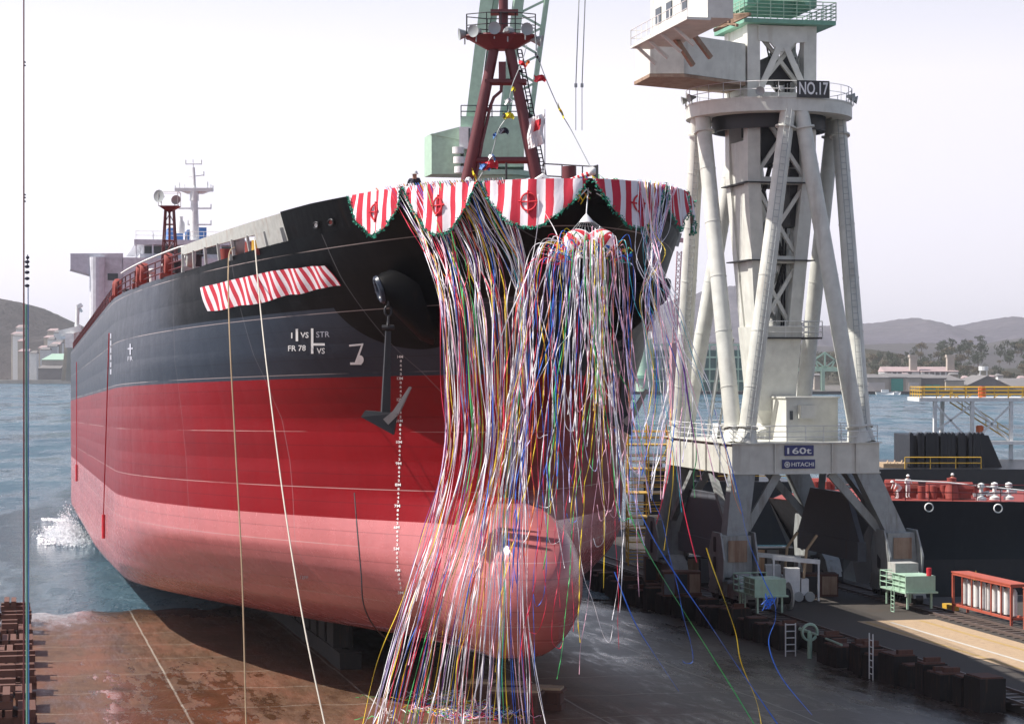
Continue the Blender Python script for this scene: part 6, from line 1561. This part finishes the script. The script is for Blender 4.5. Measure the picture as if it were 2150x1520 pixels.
# ------------------------------------------------------------------ far shore, right
YB = 1296.0
M_wallp = paint('pale_shed_wall', (.42, .37, .32), .8, dirt=.4, scale=.05)
M_roofg = paint('grey_shed_roof', (.17, .16, .16), .8, dirt=.4, scale=.05)
M_teal = plain('teal_shed_door', (.03, .30, .24), .7)
M_roofp = paint('pinkish_roof', (.36, .27, .27), .8, dirt=.3, scale=.05)
def shed(x0, x1, yb, yr, ye, Y, label, wall=M_wallp, roof=M_roofg, doors=(), dep=30, gable=False, name='shed', cat='shed'):
    X0, X1 = at(x0, 0, Y).x, at(x1, 0, Y).x; zb = 1.2; ze = at(0, ye, Y).z; zr = at(0, yr, Y).z
    th = thing(name, Vector(((X0 + X1) / 2, Y, zb)), label, cat)
    mb = MB()
    if gable: mb.prism([Vector((X0, Y, zb)), Vector((X1, Y, zb)), Vector((X1, Y, ze)), Vector(((X0 + X1) / 2, Y, zr)), Vector((X0, Y, ze))], (0, dep, 0))
    else: mb.box(X0, X1, Y, Y + dep, zb, ze)
    mb.build('wall', wall, th)
    mb = MB()
    if gable:
        m_ = Vector(((X0 + X1) / 2, Y - 1, zr + .5)); mb.prism([Vector((X0 - 1, Y - 1, ze)), m_, m_ + UZ * -.8, Vector((X0 - 1, Y - 1, ze - .6))], (0, dep + 2, 0)); mb.prism([Vector((X1 + 1, Y - 1, ze)), m_, m_ + UZ * -.8, Vector((X1 + 1, Y - 1, ze - .6))], (0, dep + 2, 0))
    else: mb.hexa([Vector((X0 - .5, Y - 1, ze)), Vector((X1 + .5, Y - 1, ze)), Vector((X1 + .5, Y + dep, ze)), Vector((X0 - .5, Y + dep, ze)), Vector((X0 - .5, Y - 1, ze + .4)), Vector((X1 + .5, Y - 1, ze + .4)), Vector((X1 - 1, Y + dep, zr)), Vector((X0 + 1, Y + dep, zr))])
    mb.build('roof', roof, th)
    for (d0, d1, dy, m) in doors:
        mb = MB(); mb.box(at(d0, 0, Y).x, at(d1, 0, Y).x, Y - .4, Y - .02, zb, at(0, dy, Y).z); mb.build('door', m, th)
    return th
M_shedpale = plain('pale_door', (.52, .47, .44), .7)
shed(1818, 1866, 828, 786, 794, YB, 'long grey shed with pale wall just right of the crane leg', doors=((1822, 1858, 803, M_shedpale),), dep=40)
shed(1866, 1902, 828, 784, 793, YB + 2, 'grey shed with a tall green door on the far shore', doors=((1871, 1896, 795, M_teal),), dep=40)
shed(1902, 1934, 828, 785, 794, YB + 1, 'pale walled shed right of the tall green door', doors=((1908, 1930, 803, M_shedpale),), dep=40)
shed(1934, 1986, 828, 786, 795, YB + 4, 'dark shed with low green doors and faded lettering band', wall=M_roofg, doors=((1943, 1957, 808, M_teal), (1959, 1973, 808, M_teal)), dep=40)
shed(1986, 2024, 828, 788, 800, YB, 'low pale shed with broad roof', doors=((1994, 2022, 812, M_shedpale),), dep=40)
shed(2020, 2128, 828, 790, 815, YB + 6, 'wide dark gabled warehouse on the far shore', wall=M_roofg, gable=True, dep=45)
shed(2128, 2260, 828, 795, 812, YB + 6, 'grey warehouse beyond the wide gabled one at the right edge', dep=45)
for x0, x1, cx3, lab in ((1858, 1930, 1918, 'pink roofed house with a square tower, the left one of the pair'), (1936, 2012, 1996, 'pink roofed house with a square tower, the right one of the pair')):
    th = shed(x0, x1, 815, 770, 781, 1420, lab, wall=M_whiteclean, roof=M_roofp, dep=25, name='house', cat='house')
    mb = MB(); X = at(cx3, 0, 1425).x; mb.box(X - 2.3, X + 2.3, 1424, 1429, 1.2, at(0, 750, 1425).z); mb.box(X - 2.8, X + 2.8, 1423.5, 1429.5, at(0, 750, 1425).z, at(0, 745, 1425).z); mb.build('tower', M_wallp, th)
    for k in range(5): mb = MB(); xx = at(lerp(x0 + 6, x1 - 12, k / 5), 0, 1419).x; mb.box(xx, xx + 2.4, 1419.6, 1419.9, 9.5, 12.5); mb.build('window', M_roofg, th)
r = random.Random(14)
k_ = 0
DSC = ['low white house', 'grey roofed house', 'pale block', 'small brown roofed house', 'two storey white house']
WHR = ['above the green door shed', 'between the towers', 'left of the pink roofs', 'behind the gabled warehouse', 'at the foot of the wooded hill', 'near the right edge', 'just over the shed roofs', 'beside the dark trees', 'behind the wide shed', 'left of the right tower', 'by the shore road', 'high on the slope']
for k in range(24):
    x = 1700 + k * 20 + r.uniform(-5, 5) if k > 5 else 1580 + k * 26; Y = r.uniform(1345, 1400); wd = r.uniform(9, 20); ye = r.uniform(787, 800)
    shed(x, x + wd, 815, ye - r.uniform(3, 6), ye, Y, DSC[k % 5] + ' ' + WHR[k % 12] + (', second one' if k > 11 else ''), wall=(M_whiteclean, M_wallp)[k % 2], roof=(M_roofg, M_roofp, M_roofg)[k % 3], dep=10, name='house', cat='house')
# water tower
th = thing('water_tower', at(2065, 800, 1340) * 1, 'small white water tower on the far shore', 'tower'); X = at(2065, 0, 1340).x
mb = MB(); 
for dx in (-2, 2): mb.bar((X + dx, 1340, 1), (X + dx, 1340, at(0, 778, 1340).z), .6)
mb.build('leg', M_whiteclean, th); mb = MB(); mb.tube((X, 1340, at(0, 778, 1340).z), (X, 1340, at(0, 769, 1340).z), 3, n=12); mb.build('tank', M_whiteclean, th)
# green building dock frames behind the crane and beyond the port bow
gd = thing('green_gantry', at(1732, 828, 1310), 'pale green gabled steel gantry frame on the far shore between the crane legs', 'gantry')
q = lambda x, y, Y=1310: at(x, y, Y)
mb = MB()
for Y in (1310, 1335):
    for a_, b_ in (((1690, 770), (1732, 740)), ((1732, 740), (1774, 772)), ((1690, 771), (1774, 773)), ((1732, 740), (1732, 772)), ((1711, 756), (1718, 772)), ((1753, 756), (1746, 772)), ((1711, 756), (1732, 772)), ((1753, 756), (1732, 772))): mb.bar(q(*a_, Y), q(*b_, Y), .9)
for k in range(9): mb.bar(q(1690 + k * 5.25, 770 - k * 3.75, 1310), q(1690 + k * 5.25, 770 - k * 3.75, 1335), .5); mb.bar(q(1732 + k * 5.25, 740 + k * 4, 1310), q(1732 + k * 5.25, 740 + k * 4, 1335), .5)
mb.bar(q(1640, 776), q(1780, 776), 2.2); mb.build('roof_truss', M_green, gd)
for x in (1727, 1660, 1774):
    mb = MB(); mb.bar(q(x, 776), q(x, 827), 2.2); mb.build('column', M_green, gd)
gb_ = thing('dock_building', at(1450, 828, 1300), 'blue green framed shipyard hall behind the crane legs on the far shore', 'hall')
mb = MB(); mb.box(q(1355, 0, 1300).x, q(1565, 0, 1300).x, 1302, 1330, 1, q(0, 735, 1300).z); mb.build('wall', paint('dark_teal_wall', (.05, .14, .13), .8, dirt=.3, scale=.05), gb_)
mb = MB(); 
for k in range(14): x = 1355 + 15 * k; mb.bar(q(x, 827, 1300), q(x, 724, 1300), .7)
for y in (724, 750, 775, 800): mb.bar(q(1340, y, 1300), q(1570, y, 1300), 1.0)
mb.build('frame', M_green, gb_)
th = thing('pale_silo', at(1353, 828, 1290), 'pale green round silo at the water just right of the port bow', 'silo')
mb = MB(); X = q(1352, 0, 1292).x; mb.tube((X, 1292, 1), (X, 1292, q(0, 712, 1292).z), 4.6, n=20); mb.build('shell', M_green, th, True); mb = MB(); mb.tube((X, 1292, q(0, 795, 1292).z), (X, 1292, q(0, 788, 1292).z), 7, n=20); mb.build('base_ring', M_green2, th, True)
# quay wall line, small boats, floating boom
mb = MB(); mb.box(60, 900, 1286, 1290, -1, 1.0); tag(mb.build('far_quay_wall', M_dark), 'dark tyre hung quay wall along the far shore', 'quay wall')
for x, lb in ((1862, 'small white motor boat off the green door shed'), (1884, 'tiny white skiff right of the motor boat')):
    th = thing('boat', at(x, 831, 1270), lb, 'boat', None); X = q(x, 0, 1270).x; L = 6 if x < 1870 else 2
    mb = MB(); mb.add([Vector((X - L, 1270, WATER)), Vector((X + L * .8, 1270, WATER)), Vector((X + L * .8, 1272, WATER)), Vector((X - L, 1272, WATER)), Vector((X - L * 1.05, 1269.6, .9)), Vector((X + L * 1.2, 1271, 1.1)), Vector((X + L * .9, 1272.5, .9)), Vector((X - L * 1.05, 1272.5, .9))], [(3, 2, 1, 0), (4, 5, 6, 7), (0, 1, 5, 4), (1, 2, 6, 5), (2, 3, 7, 6), (3, 0, 4, 7)]); mb.build('hull', M_whiteclean, th)
    mb = MB(); mb.box(X - L * .5, X + L * .2, 1270.4, 1272, .9, 2.4 if L > 3 else 1.3); mb.build('cabin', M_whiteclean, th)
# far pink lattice tower crane seen left of the crane
th = thing('far_crane', at(1415, 720, 600), 'faint pinkish lattice tower crane far behind the port bow', 'crane')
M_pink = plain('faded_pink_lattice', (.5, .25, .27), .8)
mb = MB()
for k in range(16):
    y0, y1 = 720 - 12 * k, 720 - 12 * (k + 1); xa_, xb_ = 1412 + .6 * k, 1420 + .7 * k
    mb.bar(at(xa_, y0, 600), at(xb_ + .7, y1, 600), .18); mb.bar(at(xb_, y0, 600), at(xa_ + .6, y1, 600), .18); mb.bar(at(xa_, y0, 600), at(xa_ + .6, y1, 600), .25); mb.bar(at(xb_, y0, 600), at(xb_ + .7, y1, 600), .25)
mb.build('lattice_mast', M_pink, th)
mb = MB(); mb.bar(at(1400, 500, 600), at(1440, 506, 600), 1.4, 1.2); mb.build('crane_head', M_pink, th)
mb = MB(); mb.bar(Vector((at(1416, 0, 600).x, 600, 0)), at(1416, 720, 600), 2.2); mb.build('base', M_pink, th)

# trees on the near wooded slope: clumpy crowns one by one along its foot
M_leaf = plain('winter_foliage', (.045, .06, .03), .95); M_leaf2 = plain('dry_foliage', (.12, .10, .06), .95); M_trunk = plain('trunk_bark', (.08, .06, .05), .9)
def tree_proto(seed, mat, label):
    r = random.Random(seed); root = thing('tree', (0, 0, 0), label, 'tree', 'trees along the far shore')
    mb = MB(); mb.tube((0, 0, 0), (0, 0, 6), .5, .25, 6); mb.tube((0, 0, 4), (2, 0, 8), .2, .1, 5); mb.tube((0, 0, 4), (-2, .5, 8), .2, .1, 5); mb.build('trunk', M_trunk, root)
    mb = MB(); cl = [(r.gauss(0, 1.9), r.gauss(0, 1.9), 7.5 + r.gauss(0, 1.9), r.uniform(1.2, 2.2)) for _ in range(11)]
    for k in range(420):
        x, y, z, q_ = r.choice(cl); v = Vector((r.gauss(0, 1), r.gauss(0, 1), r.gauss(0, .8))).normalized() * q_ * r.uniform(.75, 1.1); c = Vector((x, y, z)) + v; e1 = Vector((r.uniform(-1, 1), r.uniform(-1, 1), r.uniform(-1, 1))).normalized() * .5; e2 = Vector((r.uniform(-1, 1), r.uniform(-1, 1), r.uniform(-1, 1))).normalized() * .5
        mb.quad(c - e1, c - e2, c + e1, c + e2)
    mb.build('crown', mat, root, fix=False); return root
protos = [tree_proto(s_, (M_leaf, M_leaf2, M_leaf)[s_ % 3], ('dark evergreen tree on the wooded slope above the far sheds', 'dry leafed tree on the wooded slope above the far sheds', 'dark evergreen tree on the wooded slope above the far sheds')[s_ % 3]) for s_ in range(3)]
r = random.Random(6); first = [True] * 3
for k in range(230):
    i = r.randrange(3); Y = r.uniform(1500, 1900); px = r.uniform(1590, 2200); loc = Vector((at(px, 0, Y).x, Y, 1 + (Y - 1500) * .062 * (1 + .25 * math.sin(px * .013)) + 2)); sc = r.uniform(.45, .95)
    o = protos[i] if first[i] else copy_tree(protos[i], loc); first[i] = False; o.location = loc; o.scale = (sc, sc, sc * r.uniform(.8, 1.2)); o.rotation_euler = (0, 0, r.uniform(0, 6.28))

# ------------------------------------------------------------------ left shore
YL = 2010.0
shed(88, 150, 800, 742, 756, YL, 'warehouse with a pale green roof on the left shore', wall=M_wallp, roof=M_green, doors=((104, 136, 775, M_roofg),), dep=40)
shed(80, 128, 800, 766, 774, YL - 12, 'grey shed in front of the green roofed warehouse', wall=M_roofg, dep=14)
r = random.Random(41)
for k in range(16):
    x = r.uniform(20, 130); Y = 2080 + k * 12; ye = 742 - k * 3.6; wd = r.uniform(12, 24)
    shed(x, x + wd, 800, ye - 6, ye, Y, ('white house', 'grey house', 'pale flat block', 'brown roofed house')[k % 4] + ' ' + ('low by the water on the left hill', 'half way up the left hill', 'higher up on the left hill', 'near the top of the left hill houses')[k // 4] + (' by the bare trees' if k % 4 == 0 else ''), wall=(M_whiteclean, M_wallp)[k % 2], roof=(M_roofg, M_roofp)[k % 2], dep=10, name='house', cat='house')
mb = MB(); mb.box(at(-50, 0, 1990).x, at(160, 0, 1990).x, 1985, 1992, -1, 3.0); tag(mb.build('breakwater', M_wallp), 'pale concrete breakwater below the green roofed warehouse', 'breakwater')
lc = thing('far_crane', at(140, 800, 1000), 'white and blue dock crane just left of the stern', 'crane')
mb = MB(); c = lambda x, y: at(x, y, 1000); mb.bar(c(150, 735), c(166, 645), 1.4); mb.bar(c(166, 645), c(172, 655), 1.0); mb.build('jib', M_whiteclean, lc)
mb = MB(); mb.box(c(124, 0).x, c(143, 0).x, 1000, 1004, c(0, 712).z, c(0, 695).z); mb.build('machine_house', M_whiteclean, lc)
mb = MB(); mb.box(c(142, 0).x, c(155, 0).x, 999, 1004, c(0, 722).z, c(0, 700).z); mb.build('operator_cab', M_bluep, lc)
mb = MB(); mb.bar(c(145, 800), c(148, 722), 3); mb.bar(c(132, 800), c(140, 722), 1.5); mb.build('tower', M_wallp, lc)
# slender signal mast at the left edge
sm = thing('signal_mast', Vector((at(52, 0, 62).x, 62, -1)), 'slender green and blue signal mast rising at the left edge of the picture', 'mast')
q = lambda x, y: at(x, y, 62)
mb = MB(); mb.tube(Vector((q(50, 0).x, 62, .5)), q(50, -40), .03, .02, 6); mb.build('thin_pole', M_red, sm)
mb = MB(); mb.tube(Vector((q(55, 0).x, 62.2, .5)), q(55, 640), .04, .03, 8); mb.build('post', M_green2, sm, True)
mb = MB(); mb.tube(Vector((q(60, 0).x, 62.1, .5)), q(59, 600), .015, n=6); mb.build('conduit', M_bluep, sm, True)
mb = MB()
for y in (600, 585, 572, 560, 550): mb.ball(q(57, y), .07, 8, (1, 1, .7))
mb.tube(q(58, 560), q(58, 535), .015, n=5); mb.ball(q(58, 541), .05, 6); mb.build('insulator', M_navy, sm, True)
mb = MB()
for y in (408, 414, 422, 130, 137): mb.tube(q(50, y), q(54, y + 2), .02, n=4)
mb.build('step_iron', M_navy, sm)
# cut the long shore lamp posts and a loudspeaker pole near the slip

# dark pontoon moored behind the portal, seen between the crane legs
th = thing('pontoon', at(1480, 1000, 215) * 1, 'dark pontoon with low sheds moored behind the left side of the portal', 'barge')
mb = MB(); x0, x1 = at(1350, 0, 215).x, at(1660, 0, 215).x; mb.box(x0, x1, 214, 236, WATER - .5, at(0, 1010, 215).z); mb.build('hull', M_msh, th)
r = random.Random(12); zt_ = at(0, 1010, 215).z
for k in range(7):
    mb = MB(); xx = lerp(x0 + .5, x1 - 2.5, k / 7); mb.box(xx, xx + r.uniform(1, 2), 216, 219, zt_, zt_ + r.uniform(.6, 2.2)); mb.build('deck_box', (M_dark, M_rust, M_girder)[k % 3], th)
mb = MB(); mb.rails([(x0 + .2, 214.2, zt_), (x1 - .2, 214.2, zt_)], 1.1, .04, 2, 2); mb.build('railing', M_yellow, th)

# ------------------------------------------------------------------ haze over the strait
mh2 = bpy.data.materials.new('haze_air'); mh2.use_nodes = True; t = mh2.node_tree
for n_ in list(t.nodes):
    if n_.type == 'BSDF_PRINCIPLED': t.nodes.remove(n_)
pv = t.nodes.new('ShaderNodeVolumePrincipled'); pv.inputs['Color'].default_value = (.93, .93, 1, 1); pv.inputs['Density'].default_value = .00008; pv.inputs['Anisotropy'].default_value = .2
t.links.new(pv.outputs[0], t.nodes['Material Output'].inputs['Volume'])
mb = MB(); mb.box(-9500, 9500, -400, 16500, -8, 330); o = mb.build('haze', mh2); tag(o, kind='stuff')
